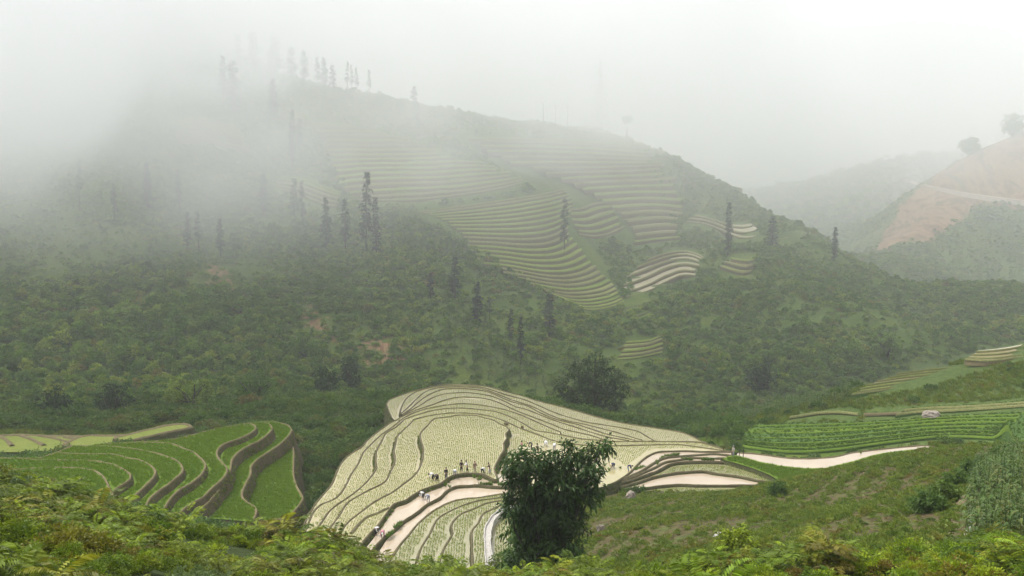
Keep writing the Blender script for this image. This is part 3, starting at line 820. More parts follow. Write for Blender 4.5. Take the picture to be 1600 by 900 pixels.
# dim flights high on the left
strips(mt, [[(430,300),(470,312),(505,328),(525,330)], [(420,286),(460,290),(500,302),(535,312)], [(440,272),(480,276),(510,290),(540,300)]], 5, {'d': M_RICE_YELLOW}, m=26, ext=(0.1, 0.05), bw=0.9)
strips(mt, [[(270,232),(320,228),(360,236),(400,246)], [(265,205),(310,200),(350,208),(385,220)], [(275,185),(310,182),(340,186),(370,196)]], 9, [M_RICE, M_RICE_YELLOW], m=30, ext=(0.15, 0.1))
strips(mt, [[(200,160),(230,150),(260,140),(290,130)], [(205,136),(235,126),(262,116),(290,106)], [(220,112),(245,106),(265,100),(285,92)]], 5, {'d': M_RICE_YELLOW}, m=20, bw=1.0)
strips(mt, [[(455,210),(465,205),(475,200),(490,200)], [(450,170),(460,168),(470,172),(482,182)]], 5, {'d': M_RICE_YELLOW}, m=16, bw=0.8)

# ------------------------------------------------------------------ terraces of the field hill on the right
rt = tag(empty("terraced_field"), "wide fan of low green rice terraces above the long pond on the right", "terraced field", kind="structure")
RL = [[(1158,704),(1240,716),(1310,711),(1400,698),(1490,690),(1640,700)], [(1156,700),(1230,707),(1310,703),(1400,691),(1490,684),(1640,691)],
      [(1155,694),(1230,697),(1310,694),(1400,684),(1490,677),(1640,681)], [(1156,688),(1230,689),(1310,686),(1400,678),(1490,671),(1640,673)],
      [(1158,682),(1230,681),(1310,679),(1400,672),(1490,666),(1640,664)], [(1162,676),(1230,674),(1310,672),(1400,667),(1490,661),(1640,657)],
      [(1170,670),(1230,668),(1310,666),(1400,662),(1490,655),(1640,650)], [(1185,664),(1240,662),(1310,661),(1390,658),(1480,651),(1640,643)]]
GROW = []
strips(rt, RL, 0, {'d': [M_RICE_DARK, M_RICE, M_RICE_DARK]}, M_RICE_DARK, M_RICE, bw=0.35, m=90, exact=True, slope=0.3, minrise=0.12, lip=0.12, lift=0.3, grow=GROW)
strips(rt, [[(1215,663),(1260,657),(1300,655),(1340,660)], [(1250,648),(1290,640),(1320,638),(1345,640)]], 1, {'d': M_RICE_DARK}, M_BANK, M_BUND_GREEN, m=30, minrise=0.1, lift=0.2, grow=GROW)
strips(rt, [[(1345,661),(1360,662),(1382,662)], [(1352,640),(1375,638),(1440,634)]], 1, {'d': M_RICE_DARK}, M_BANK, M_BUND_DRY, m=30, minrise=0.1, lift=0.2, grow=GROW)
strips(rt, [[(1386,662),(1420,656),(1480,652),(1640,640)], [(1392,650),(1440,643),(1500,642),(1640,632)], [(1440,632),(1480,630),(1540,628),(1640,618)]], 2, {0: M_RICE_YELLOW, 1: M_RICE_DARK}, M_RICE_DARK, M_BUND_OLIVE, m=40, exact=True, minrise=0.1, lift=0.2, grow=GROW)
strips(rt, [[(1325,622),(1370,616),(1420,608),(1460,600)], [(1335,608),(1380,602),(1430,596),(1480,590)], [(1375,594),(1420,588),(1480,582),(1560,578)], [(1410,580),(1460,574),(1510,570),(1560,574)]], 7, [M_RICE_YELLOW, M_RICE_YELLOW, M_WATER_PALE], M_RICE_DARK, M_BUND_OLIVE, m=40, bw=0.4, minrise=0.1, ext=(0.1, 0.1), zl=(-40.3, -39.5))
strips(rt, [[(1500,566),(1540,570),(1580,566),(1640,560)], [(1515,556),(1560,556),(1600,550),(1650,544)], [(1530,546),(1570,540),(1610,532),(1650,524)]], 4, {'d': M_WATER_PALE}, M_BUND_DRY, M_BUND_OLIVE, m=30, minrise=0.15, zl=(-37.2, -36.7))

# ------------------------------------------------------------------ foliage
def unit(v):
    return v / (np.linalg.norm(v, axis=-1, keepdims=True) + 1e-9)
def leaf_quads(C, D, L, W, rng, droop=0.25):
    """pointed four-cornered leaves: base C, direction D, length L, width W"""
    n = len(C)
    D = unit(D)
    S = unit(np.cross(D, unit(rng.normal(size=(n, 3)) * 0.6 + np.array([0, 0, 1.0]))))
    L = np.broadcast_to(L, n)[:, None]; W = np.broadcast_to(W, n)[:, None]
    dz = np.array([0, 0, -1.0]) * L * droop
    mid = C + D * L * 0.45
    V = np.stack([C, mid + S * W / 2, C + D * L + dz, mid - S * W / 2], 1).reshape(-1, 3)
    Q = np.arange(4 * n).reshape(n, 4)
    return V, Q
def join(parts):
    Vs, Qs, Ts, k = [], [], [], 0
    for V, Q, T in parts:
        Vs.append(V); Qs.append(Q + k); Ts.append(T); k += len(V)
    return np.vstack(Vs), np.vstack(Qs), np.concatenate(Ts)
def tube(P, r, sides=6):
    """quads of a tapering tube along points P with radii r"""
    P = np.asarray(P, float); r = np.broadcast_to(r, len(P))
    d = unit(np.gradient(P, axis=0))
    a = unit(np.cross(d, np.where(np.abs(d[:, 2:3]) > 0.9, np.array([[1.0, 0, 0]]), np.array([[0, 0, 1.0]]))))
    b = np.cross(d, a)
    th = np.linspace(0, 2 * math.pi, sides, endpoint=False)
    V = (P[:, None] + r[:, None, None] * (a[:, None] * np.cos(th)[None, :, None] + b[:, None] * np.sin(th)[None, :, None])).reshape(-1, 3)
    Q = []
    for i in range(len(P) - 1):
        for k in range(sides):
            k2 = (k + 1) % sides
            Q.append((i * sides + k, i * sides + k2, (i + 1) * sides + k2, (i + 1) * sides + k))
    return V, np.array(Q)
def veg_mat(name, stops, tint=0.45, patch=0.02, patch_cols=None, trans=0.3, patch_amt=0.6):
    """leaf colours: one pick per plant, a little per leaf, drifting from place to place"""
    t = NT(name)
    col = t.ramp(t.inst_random(), stops)
    if patch_cols:
        pn = t.ramp(t.noise(patch, 3, 0.55), [(0.40, 0.0), (0.60, patch_amt)])
        col = t.mix(pn, col, patch_cols)
    f = t.math('ADD', t.math('MULTIPLY', t.attr("tint"), tint), 1.0 - tint / 2)
    cmb = t.node("ShaderNodeCombineColor")
    for s in range(3): t.link(f, cmb.inputs[s])
    col = t.mix(1.0, col, cmb.outputs[0], 'MULTIPLY')
    return t.leaf(col, trans)
M_FERN = veg_mat("fern_leaf", [(0.0, (0.075, 0.14, 0.007)), (0.4, (0.15, 0.225, 0.009)), (0.72, (0.24, 0.31, 0.011)), (0.88, (0.20, 0.185, 0.012)), (1.0, (0.14, 0.10, 0.016))], 1.0, 0.12, (0.12, 0.15, 0.010), 0.32)
M_HERB = veg_mat("grey_herb_leaf", [(0.0, (0.10, 0.155, 0.04)), (1.0, (0.16, 0.21, 0.07))], 0.5)
M_WEED = veg_mat("weed_leaf", [(0.0, (0.09, 0.145, 0.018)), (0.5, (0.155, 0.215, 0.024)), (0.8, (0.21, 0.25, 0.032)), (1.0, (0.17, 0.13, 0.03))], 0.6, 0.10, (0.12, 0.185, 0.026), 0.4)
M_BUSH = veg_mat("hill_bush_leaf", [(0.0, (0.075, 0.15, 0.02)), (0.4, (0.13, 0.22, 0.03)), (0.72, (0.18, 0.27, 0.036)), (0.94, (0.27, 0.33, 0.045)), (1.0, (0.21, 0.17, 0.045))], 0.8, 0.016, (0.115, 0.205, 0.034), 0.42)
M_GULLY = veg_mat("gully_bush_leaf", [(0.0, (0.05, 0.105, 0.017)), (0.5, (0.085, 0.155, 0.022)), (0.85, (0.125, 0.19, 0.026)), (1.0, (0.15, 0.13, 0.03))], 0.6, 0.06, (0.08, 0.145, 0.025), 0.4)
M_TREE_DARK = veg_mat("dark_tree_leaf", [(0.0, (0.028, 0.062, 0.012)), (1.0, (0.034, 0.070, 0.013))], 1.0, 0.35, (0.06, 0.115, 0.02), 0.35)
M_TREE_ROUND = veg_mat("bamboo_grove_leaf", [(0.0, (0.03, 0.065, 0.015)), (1.0, (0.035, 0.07, 0.015))], 0.7, trans=0.25)
M_CONIFER = veg_mat("conifer_needle", [(0.0, (0.016, 0.034, 0.016)), (1.0, (0.030, 0.055, 0.024))], 0.5, trans=0.1)
M_MAIZE = veg_mat("maize_leaf", [(0.0, (0.045, 0.09, 0.014)), (0.7, (0.075, 0.125, 0.02)), (1.0, (0.13, 0.14, 0.035))], 0.5)
M_SEED = veg_mat("rice_seedling_blade", [(0.0, (0.20, 0.27, 0.05)), (1.0, (0.29, 0.33, 0.085))], 0.3, 0.05, (0.20, 0.29, 0.05), 0.45)
M_BLADE = veg_mat("rice_blade", [(0.0, (0.105, 0.20, 0.012)), (0.6, (0.14, 0.235, 0.016)), (1.0, (0.17, 0.25, 0.02))], 0.4, 0.05, (0.15, 0.225, 0.014), 0.45)
M_BUNDLE = veg_mat("seedling_bundle_blade", [(0.0, (0.09, 0.17, 0.02)), (1.0, (0.14, 0.22, 0.03))], 0.5)
M_BARK = earth_mat("bark", (0.06, 0.05, 0.04), (0.10, 0.085, 0.065), (0.04, 0.04, 0.03), 3.0)

LIB = bpy.data.collections.new("plant_library")      # masters of the scattered plants, not part of the scene
def proto(name, parts, mat):
    V, Q, T = join(parts)
    me = quad_mesh(name, V, Q, mat)
    face_attr(me, "tint", T)
    return me
def bush_parts(rng, rx, rz, nclump, nleaf, L, W, lift=0.0, up=0.35):
    parts = []
    for _ in range(nclump):
        th, ph = rng.uniform(0, 2 * math.pi), math.acos(rng.uniform(-0.15, 1))
        rr = rng.uniform(0.55, 1.0)
        c = np.array([math.cos(th) * math.sin(ph) * rx * rr, math.sin(th) * math.sin(ph) * rx * rr, lift + rz * (0.25 + 0.75 * math.cos(ph) * rr)])
        od = unit(c - np.array([0, 0, lift + rz * 0.2]))
        r = rng.uniform(0.16, 0.34) * rx
        C = c + unit(rng.normal(size=(nleaf, 3))) * r * rng.uniform(0.2, 1, (nleaf, 1)) * np.array([1.15, 1.15, 0.7])
        D = unit(C - c) * 0.7 + od * 0.8 + np.array([0, 0, up]) + rng.normal(size=(nleaf, 3)) * 0.35
        V, Q = leaf_quads(C, D, L * rng.uniform(0.7, 1.3, nleaf), W * rng.uniform(0.7, 1.3, nleaf), rng, 0.3)
        t0 = rng.uniform(0, 1)
        parts.append((V, Q, np.clip(t0 * 0.7 + rng.uniform(0, 0.3, nleaf), 0, 1)))
    return parts
def frond_parts(rng, nf, length, pin, tiers=1):
    parts = []
    for t in range(tiers):
        for k in range(nf):
            th = rng.uniform(0, 2 * math.pi)
            el = rng.uniform(0.25, 1.1)
            Lf = length * rng.uniform(0.6, 1.15)
            n = 18
            s = np.linspace(0.12, 1, n)
            hor = np.array([math.cos(th), math.sin(th), 0])
            axis = hor[None] * (s[:, None] * Lf * math.cos(el * 0.7)) + np.array([0, 0, 1.0])[None] * (Lf * (s * math.sin(el) - 0.55 * s ** 2))[:, None]
            axis = axis + np.array([rng.uniform(-.12, .12), rng.uniform(-.12, .12), 0.15 + 0.35 * t + rng.uniform(0, 0.25)])
            tan = unit(np.gradient(axis, axis=0))
            side = unit(np.cross(tan, np.array([0, 0, 1.0])))
            pl = pin * Lf * np.sin(np.clip(s * 1.1, 0, 1) * math.pi * 0.82 + 0.35)
            C = np.concatenate([axis, axis])
            D = np.concatenate([side + tan * 0.6, -side + tan * 0.6]) + np.array([0, 0, -0.2])
            V, Q = leaf_quads(C, D, np.concatenate([pl, pl]), 0.23 * np.concatenate([pl, pl]), rng, 0.1)
            parts.append((V, Q, np.full(len(Q), rng.uniform(0, 1))))
    return parts
def blades(rng, n, h, spread, w, lean=0.5):
    th = rng.uniform(0, 2 * math.pi, n)
    C = np.column_stack([np.cos(th), np.sin(th), np.zeros(n)]) * rng.uniform(0, spread, (n, 1))
    D = np.column_stack([np.cos(th) * lean * rng.uniform(0, 1, n), np.sin(th) * lean * rng.uniform(0, 1, n), np.ones(n)])
    V, Q = leaf_quads(C, D, h * rng.uniform(0.7, 1.15, n), w, rng, 0.05)
    return [(V, Q, rng.uniform(0, 1, n))]
def maize_parts(rng, h):
    parts = []
    V, Q = tube(np.array([[0, 0, 0], [0.02, 0.01, h * 0.5], [0, 0.02, h]]), [0.025, 0.02, 0.008], 4)
    parts.append((V, Q, np.full(len(Q), 0.5)))
    for k in range(9):
        th = k * 2.6 + rng.uniform(-.5, .5)
        z0 = h * (0.15 + 0.085 * k)
        hor = np.array([math.cos(th), math.sin(th), 0]); sd = np.array([-math.sin(th), math.cos(th), 0])
        L = h * rng.uniform(0.32, 0.45)
        s = np.linspace(0, 1, 5)
        ax = np.array([0, 0, z0]) + hor * (s[:, None] * L * 0.85) + np.array([0, 0, 1]) * (L * (0.75 * s - 1.05 * s ** 2))[:, None]
        w = 0.05 * np.array([0.6, 1, 0.9, 0.6, 0.05]) * 1.3
        V = np.concatenate([ax + sd * w[:, None], ax - sd * w[:, None]])
        Q = np.array([(i, i + 1, 5 + i + 1, 5 + i) for i in range(4)])
        parts.append((V, Q, np.full(4, rng.uniform(0, 1))))
    V, Q = leaf_quads(np.tile([[0, 0.02, h - 0.02]], (5, 1)), np.column_stack([rng.normal(size=(5, 2)) * 0.3, np.ones(5)]), 0.22 * h / 1.6, 0.03, rng)
    parts.append((V, Q, np.full(5, 1.0)))
    return parts
r_ = np.random.default_rng(5)
P_FERN = [proto("fern_clump", frond_parts(r_, 9, 0.85, 0.24, 2), M_FERN) for _ in range(4)]
P_HERB = [proto("grey_herb", bush_parts(r_, 0.4, 0.55, 12, 12, 0.16, 0.06), M_HERB) for _ in range(2)]
P_SHRUBFG = [proto("leafy_shrub", bush_parts(r_, 0.62, 0.75, 34, 30, 0.11, 0.05), M_FERN) for _ in range(3)]
P_WEED = [proto("weed_clump", bush_parts(r_, 0.42, 0.34, 12, 14, 0.17, 0.07, up=0.7), M_WEED) for _ in range(4)] + [proto("weed_tuft", blades(r_, 34, 0.5, 0.28, 0.045, 0.9), M_WEED) for _ in range(2)]
P_BUSH = [proto("hill_bush", bush_parts(r_, 1.0, 0.95, 26, 13, 0.34, 0.22), M_BUSH) for _ in range(5)] + [proto("small_tree", bush_parts(r_, 0.85, 1.5, 32, 13, 0.32, 0.2, 0.35), M_BUSH) for _ in range(3)]
P_GULLY = [proto("gully_bush", bush_parts(r_, 1.0, 0.9, 34, 18, 0.24, 0.12), M_GULLY) for _ in range(5)]
P_MAIZE = [proto("maize_plant", maize_parts(r_, 1.7), M_MAIZE) for _ in range(3)]
P_SEED = [proto("rice_seedling", blades(r_, 6, 0.26, 0.05, 0.035, 0.7), M_SEED) for _ in range(3)]
M_BLADE_DEEP = veg_mat("rice_blade_deep", [(0.0, (0.065, 0.13, 0.016)), (0.6, (0.085, 0.155, 0.02)), (1.0, (0.11, 0.17, 0.024))], 0.4, 0.05, (0.08, 0.14, 0.02), 0.45)
P_BLADE_DEEP = [proto("rice_hill_deep", blades(r_, 16, 0.36, 0.17, 0.05, 0.9), M_BLADE_DEEP) for _ in range(2)]
P_BLADE = [proto("rice_hill", blades(r_, 16, 0.36, 0.17, 0.05, 0.9), M_BLADE) for _ in range(3)]
def lib_objs(meshes):
    out = []
    for me in meshes:
        o = bpy.data.objects.new(me.name, me)
        out.append(o)
    c = bpy.data.collections.new("plants")
    for o in out: c.objects.link(o)
    return c
def scatter(name, meshes, P, scale, rng, tilt=0.12, label=None, cat=None, idx=None, rz=None):
    """one mass of plants: instances of a few masters on points"""
    n = len(P)
    me = bpy.data.meshes.new(name)
    me.vertices.add(n)
    me.vertices.foreach_set("co", np.ascontiguousarray(P, np.float32).ravel())
    def add(nm, typ, key, vals):
        a = me.attributes.new(nm, typ, 'POINT'); a.data.foreach_set(key, np.ascontiguousarray(vals).ravel())
    rot = np.column_stack([rng.normal(0, tilt, n), rng.normal(0, tilt, n), rng.uniform(0, 2 * math.pi, n) if rz is None else rz]).astype(np.float32)
    add("rot", 'FLOAT_VECTOR', "vector", rot)
    sc3 = np.asarray(scale, np.float32)
    if sc3.ndim == 1: sc3 = np.column_stack([sc3, sc3, sc3 * rng.uniform(0.8, 1.2, n)]).astype(np.float32)
    add("scl", 'FLOAT_VECTOR', "vector", sc3)
    add("pick", 'INT', "value", (rng.integers(0, len(meshes), n) if idx is None else idx).astype(np.int32))
    me.update()
    o = link(bpy.data.objects.new(name, me))
    g = bpy.data.node_groups.new(name + "_scatter", 'GeometryNodeTree')
    g.interface.new_socket("Geometry", in_out='INPUT', socket_type='NodeSocketGeometry')
    g.interface.new_socket("Geometry", in_out='OUTPUT', socket_type='NodeSocketGeometry')
    N = g.nodes
    gi, go = N.new("NodeGroupInput"), N.new("NodeGroupOutput")
    iop = N.new("GeometryNodeInstanceOnPoints")
    ci = N.new("GeometryNodeCollectionInfo")
    ci.inputs['Collection'].default_value = lib_objs(meshes)
    ci.inputs['Separate Children'].default_value = True
    ci.inputs['Reset Children'].default_value = True
    def named(nm, typ):
        a = N.new("GeometryNodeInputNamedAttribute"); a.data_type = typ; a.inputs['Name'].default_value = nm
        return a.outputs['Attribute']
    e2r = N.new("FunctionNodeEulerToRotation")
    g.links.new(named("rot", 'FLOAT_VECTOR'), e2r.inputs[0])
    g.links.new(gi.outputs[0], iop.inputs['Points'])
    g.links.new(ci.outputs[0], iop.inputs['Instance'])
    iop.inputs['Pick Instance'].default_value = True
    g.links.new(named("pick", 'INT'), iop.inputs['Instance Index'])
    g.links.new(e2r.outputs[0], iop.inputs['Rotation'])
    g.links.new(named("scl", 'FLOAT_VECTOR'), iop.inputs['Scale'])
    g.links.new(iop.outputs[0], go.inputs[0])
    md = o.modifiers.new("scatter", 'NODES')
    md.node_group = g
    tag(o, label, cat, kind="stuff")
    return o

# ---- candidate points on the land
dL = np.gradient(GL)
CELL = (4.0 / FPX * gY) * (gY * dL[None, :])
def land_points(mask, density, rng, vis=26.0):
    """random points on the land where mask holds, `density` per square metre (array or number)"""
    ok = mask & (gV < vis_min + vis) & (gU > -120) & (gU < 1720) & (gV < 1010)
    w = CELL * density * ok
    lam = rng.poisson(w)
    i, j = np.nonzero(lam)
    rep = lam[i, j]
    i, j = np.repeat(i, rep), np.repeat(j, rep)
    s = GS[i] + rng.uniform(-2, 2, len(i))
    l = GL[j] + rng.uniform(-0.5, 0.5, len(i)) * dL[j]
    y = np.exp(l); x = (s - 800) / FPX * y
    P = np.column_stack([x, y, ground_z(x, y)])
    return P
def keep_out(P, polys, ymin=95):
    u, v = project(P)
    k = np.zeros(len(P), bool)
    for q in polys:
        k |= in_poly(u, v, q)
    k &= P[:, 1] > ymin
    for W, z in PRESS:
        k |= in_poly(P[:, 0], P[:, 1], W)
    return ~k
rng = np.random.default_rng(21)
near_left = (gU < 900) & (gY < 56)
near_right = (gU >= 900) & (gY < 37)
P = land_points((near_left | near_right) & (gY > 13), 3.4, rng, 60)
mound = fbm(P[:, 0] / 2.6, P[:, 1] / 2.6, 3, 99)
ok_ = rng.uniform(size=len(P)) < np.clip(0.75 + 2.0 * mound, 0.22, 1.0)
P, mound = P[ok_], mound[ok_]
big = np.clip(0.72 + 0.95 * mound, 0.35, 1.4)
u_, v_ = project(P)
herb = (fbm(P[:, 0] / 5, P[:, 1] / 5, 2, 90) > 0.55) & (u_ < 700)
edge_herb = (u_ < 620) & (P[:, 1] > 44) & (rng.uniform(size=len(P)) < 0.55)
herb |= edge_herb
shr = (~herb) & (fbm(P[:, 0] / 4 + 9, P[:, 1] / 4, 2, 91) > 0.02)
fr = ~herb & ~shr
scatter("fern_undergrowth", P_FERN, P[fr], rng.uniform(0.65, 1.4, fr.sum()) * big[fr], rng, 0.2, "bright yellow-green ferns massed over the near slope at the bottom", "ferns")
scatter("shrub_undergrowth", P_SHRUBFG, P[shr], rng.uniform(0.45, 1.1, shr.sum()) * big[shr], rng, 0.2, "leafy low shrubs mixed among the ferns on the near slope", "shrubs")
scatter("herb_undergrowth", P_HERB, P[herb], rng.uniform(0.6, 1.2, herb.sum()), rng, 0.2, "grey-green herbs along the upper edge of the ferny slope", "herbs")
# the weedy slope on the right, sown in slanting rows
a_, _ = hit([1180, 1400], [868, 748])
dr = a_[1, :2] - a_[0, :2]; dr /= np.linalg.norm(dr)
nr = np.array([-dr[1], dr[0]])
P = land_points((gU >= 870) & (gY >= 35) & (gY < 134), 5.0, rng, 30)
q_ = (P[:, :2] @ nr + 0.8 * fbm(P[:, 0] / 12, P[:, 1] / 12, 3, 92)) / 2.4
row = np.abs((q_ % 1.0) - 0.5) * 2
clump = fbm(P[:, 0] / 7, P[:, 1] / 7, 3, 93)
keep = rng.uniform(size=len(P)) < np.clip(0.48 + 1.0 * (row - 0.42) + 0.6 * clump, 0.24, 1.0)
keep &= keep_out(P, EXCL, 60)
P = P[keep]
scatter("weed_growth", P_WEED, P, rng.uniform(0.35, 1.0, len(P)) * (0.7 + 0.45 * row[keep]) * (0.75 + 0.5 * np.clip(clump[keep] + 0.4, 0, 1)), rng, 0.2, "low weeds growing in slanting rows on the brown slope at right", "weeds")
# bushes of the gullies and field margins in the mid distance
mid = (gY > 96) & (gY < 236)
margin = np.where((gU > 1150) & (gV < 705), 0.12, 0.55)
margin = np.where((gU > 1240) & (gV > 560) & (gV < 700), 0.03, margin)
P = land_points(mid & ~((gU > 870) & (gY < 134)), margin, rng, 30)
P = P[keep_out(P, EXCL, 60)]
u_, v_ = project(P)
P = P[~(in_poly(u_, v_, [(-60,672),(180,676),(300,655),(310,690),(120,716),(-60,722)]) & (rng.uniform(size=len(P)) < 0.93))]
u_, v_ = project(P)
sz = rng.uniform(0.4, 1.0, len(P)) ** 1.6 * 1.9 * (1 + 0.5 * fbm(P[:, 0] / 6, P[:, 1] / 6, 2, 94)) * np.where(u_ > 1150, 0.7, 1.0) * np.where(P[:, 1] > 195, 1.3, 1.0)
scatter("gully_bushes", P_GULLY, P, sz, rng, 0.15, "dense green bushes filling the gullies around the terraces", "bushes")
# growth of the mountainside
bn = fbm(gX / 60, gY / 60, 3, 95)
dens = np.where(gY < 330, 0.42, 0.30) * np.clip(0.75 + 1.2 * bn, 0.25, 1.5)
dens = dens * (1 - np.clip(1.15 * EARTH, 0, 1)) * (1 - 0.75 * GRASS)
P = land_points((gY >= 236) & (gY < 760), dens, rng, 24)
P = P[keep_out(P, EXCL, 60)]
u_, v_ = project(P)
forest = np.clip(1 - ((u_ - 150) / 420) ** 2, 0, 1) * np.clip((v_ - 400) / 120, 0, 1)
sz = rng.uniform(0.4, 1.0, len(P)) ** 1.5 * 1.45 * (1 + 1.3 * forest * rng.uniform(0, 1, len(P))) * (1 + 0.5 * fbm(P[:, 0] / 30, P[:, 1] / 30, 2, 96))
pick = np.where(rng.uniform(size=len(P)) < 0.2 + 0.5 * forest, rng.integers(5, 8, len(P)), rng.integers(0, 5, len(P)))
scatter("hillside_bushes", P_BUSH, P, sz, rng, 0.12, "bushes and small trees covering the misty mountainside", "bushes", idx=pick)
N_VEG = len(P)
print("VEG", N_VEG)
P = land_points((gY >= 760) & (gY < 1150) & (gU > 1000), 0.03, rng, 20)
scatter("far_bushes", P_BUSH, P, rng.uniform(1.5, 3.5, len(P)), rng, 0.1, "faded bushes on the far valley side", "bushes")
P = land_points(in_poly(gU, gV, [(1150,700),(1170,660),(1260,610),(1340,590),(1500,540),(1720,510),(1720,720),(1460,700),(1300,712)]) & (gY > 140) & (gY < 240), 2.6, rng, 20)
P = P[keep_out(P, EXCL, 60)]
P2 = land_points(in_poly(gU, gV, [(-60,672),(180,676),(300,655),(310,690),(120,716),(-60,722)]) & (gY > 150) & (gY < 225), 2.2, rng, 20)
P = np.vstack([P, P2[keep_out(P2, EXCL, 60)]])
scatter("field_grass", P_WEED[4:], P, rng.uniform(0.6, 1.5, len(P)), rng, 0.15, "tussocky grass on the field hill at right and around the pale terraces at left", "grass")
# maize: on the margin behind the spur, on the hillside patch and at the right edge
def maize(poly, dens, ymin, ymax, label, size=1.0, vis=20, rowgap=None):
    q = land_points(in_poly(gU, gV, poly) & (gY > ymin) & (gY < ymax), dens, rng, vis)
    if ymin > 90: q = q[keep_out(q, EXCL, 60)]
    if rowgap:
        q[:, 0] = np.round(q[:, 0] / rowgap) * rowgap + rng.normal(0, rowgap * 0.08, len(q)); q[:, 2] = ground_z(q[:, 0], q[:, 1])
    scatter("maize_crop", P_MAIZE, q, rng.uniform(0.8, 1.15, len(q)) * size, rng, 0.08, label, "maize")
maize([(520,610),(560,592),(600,585),(680,588),(690,603),(640,616),(606,626),(606,650),(560,680),(520,660)], 1.3, 190, 262, "tall maize standing along the far left margin of the spur", 1.25)
maize([(600,335),(660,328),(735,335),(738,410),(690,405),(610,388)], 0.5, 300, 460, "blue-green maize planted in rows on the hillside below the terraces", 1.5, rowgap=2.2)
maize([(1512,775),(1530,730),(1570,705),(1700,690),(1700,860),(1520,858),(1505,830)], 2.6, 40, 95, "dark maize field at the right edge of the weedy slope", 0.78)
maize([(1130,625),(1200,612),(1330,615),(1320,640),(1180,655),(1120,665)], 0.5, 170, 260, "sparse maize along the valley bottom behind the green fan of terraces", 1.1)
maize([(700,500),(740,480),(800,540),(860,590),(850,610),(760,600),(690,560)], 0.35, 255, 380, "thin maize on the lower mountainside behind the spur", 1.3, rowgap=2.0)

# ---- rice on the treads
ORDER = ["ring%d" % k for k in range(9, -1, -1)]
def tread_points(key, over, gap, rng, jit=0.25):
    W, z, out = TREAD[key]
    lo, hi = W.min(0), W.max(0)
    xs, ys = np.meshgrid(np.arange(lo[0], hi[0], gap), np.arange(lo[1], hi[1], gap))
    X = xs.ravel() + rng.normal(0, gap * jit * 0.35, xs.size) + 0.05 * np.sin(ys.ravel() * 0.9); Y = ys.ravel() + rng.uniform(-1.5 * gap, 1.5 * gap, xs.size)
    k = in_poly(X, Y, W - out * 0.28)
    for o_ in over:
        Wo, zo, oo = TREAD[o_]
        k &= ~in_poly(X, Y, Wo + oo * 0.7)
    return np.column_stack([X, Y, np.full(len(X), z - 0.02)])[k]
BARE = [(806,712),(812,700),(850,694),(880,698),(905,720),(950,712),(975,726),(1000,738),(960,768),(780,768),(800,735)]
pts = []
for i, k in enumerate(ORDER):
    gap = 0.33 if i < 6 else 0.27
    q = tread_points(k, ORDER[i + 1:] + ["pond1", "pond2", "rpond1", "rpond2", "rpond3", "grey1"] if i in (7, 8) else ORDER[i + 1:], gap, rng)
    u_, v_ = project(q)
    q = q[~in_poly(u_ + 6 * fbm(u_ / 25, v_ / 9, 2, 97), v_, BARE)]
    pts.append(q)
P = np.vstack(pts)
P = P[fbm(P[:, 0] / 6, P[:, 1] / 3, 3, 98) > -0.62]
scatter("rice_seedlings", P_SEED, P, rng.uniform(0.62, 0.92, len(P)), rng, 0.1, "thin rows of young rice seedlings standing in the pale paddies", "rice")
g5 = ["grey1", "grey2", "grey3", "grey4"]
P = np.vstack([tread_points(k, g5[i + 1:], 0.27, rng, 0.15) for i, k in enumerate(g5)] + [tread_points("rgrey1", ["rpond3"], 0.27, rng, 0.15), tread_points("rgrey2", ["rpond4"], 0.27, rng, 0.15)])
scatter("rice_seedlings", P_SEED, P, rng.uniform(0.8, 1.2, len(P)), rng, 0.1, "dense rows of rice seedlings in the grey-green strips beside the ponds", "rice")
GO = ["green%d" % k for k in range(9, 0, -1)]
P = np.vstack([tread_points(k, GO[i + 1:], 0.30, rng, 0.35) for i, k in enumerate(GO)] + [tread_points("bright_field", [], 0.30, rng, 0.35)])
scatter("rice_crop", P_BLADE, P, rng.uniform(0.7, 1.1, len(P)), rng, 0.1, "lush green rice covering the curved terraces on the left and the field by the pond", "rice")

# rice on the green fan, grass on the banks
P = []
for a, b, z in GROW:
    n = len(a)
    L = np.linalg.norm(np.diff(a, axis=0), axis=1).sum(); D = np.linalg.norm(b - a, axis=1).mean()
    m = int(min(6000, L * D * 5.0))
    i = rng.integers(0, n - 1, m); f = rng.uniform(0, 1, m)[:, None]; g = rng.uniform(0, 1, m)[:, None]
    p0 = a[i] * (1 - f) + a[i + 1] * f; p1 = b[i] * (1 - f) + b[i + 1] * f
    P.append(np.column_stack([p0 * (1 - g) + p1 * g, (z[i] * (1 - f[:, 0]) + z[i + 1] * f[:, 0]) - 0.03]))
P = np.vstack(P)
scatter("rice_crop", P_BLADE_DEEP, P, rng.uniform(0.6, 1.0, len(P)), rng, 0.1, "deep green rice on the wide fan of terraces above the long pond", "rice")
P = []
for W, out, z, h, fl in BANKS:
    seg = np.linalg.norm(np.roll(W, -1, 0) - W, axis=1)
    m = int(seg.sum() * 8 * h)
    i = rng.choice(len(W), m, p=seg / seg.sum()); f = rng.uniform(0, 1, m); g = rng.uniform(0.0, 1, m) ** 0.8
    xy = W[i] * (1 - f[:, None]) + np.roll(W, -1, 0)[i] * f[:, None] + out[i] * (0.1 + fl * (h + 1.2) * g * h / (h + 1.2))[:, None]
    k = fbm(xy[:, 0] / 1.5, xy[:, 1] / 1.5, 2, 130) > -0.1
    P.append(np.column_stack([xy, z - 0.1 - h * g])[k])
P = np.vstack(P)
scatter("bank_grass", P_WEED, P, rng.uniform(0.25, 0.6, len(P)), rng, 0.4, "rough grass clinging to the terrace banks", "grass")

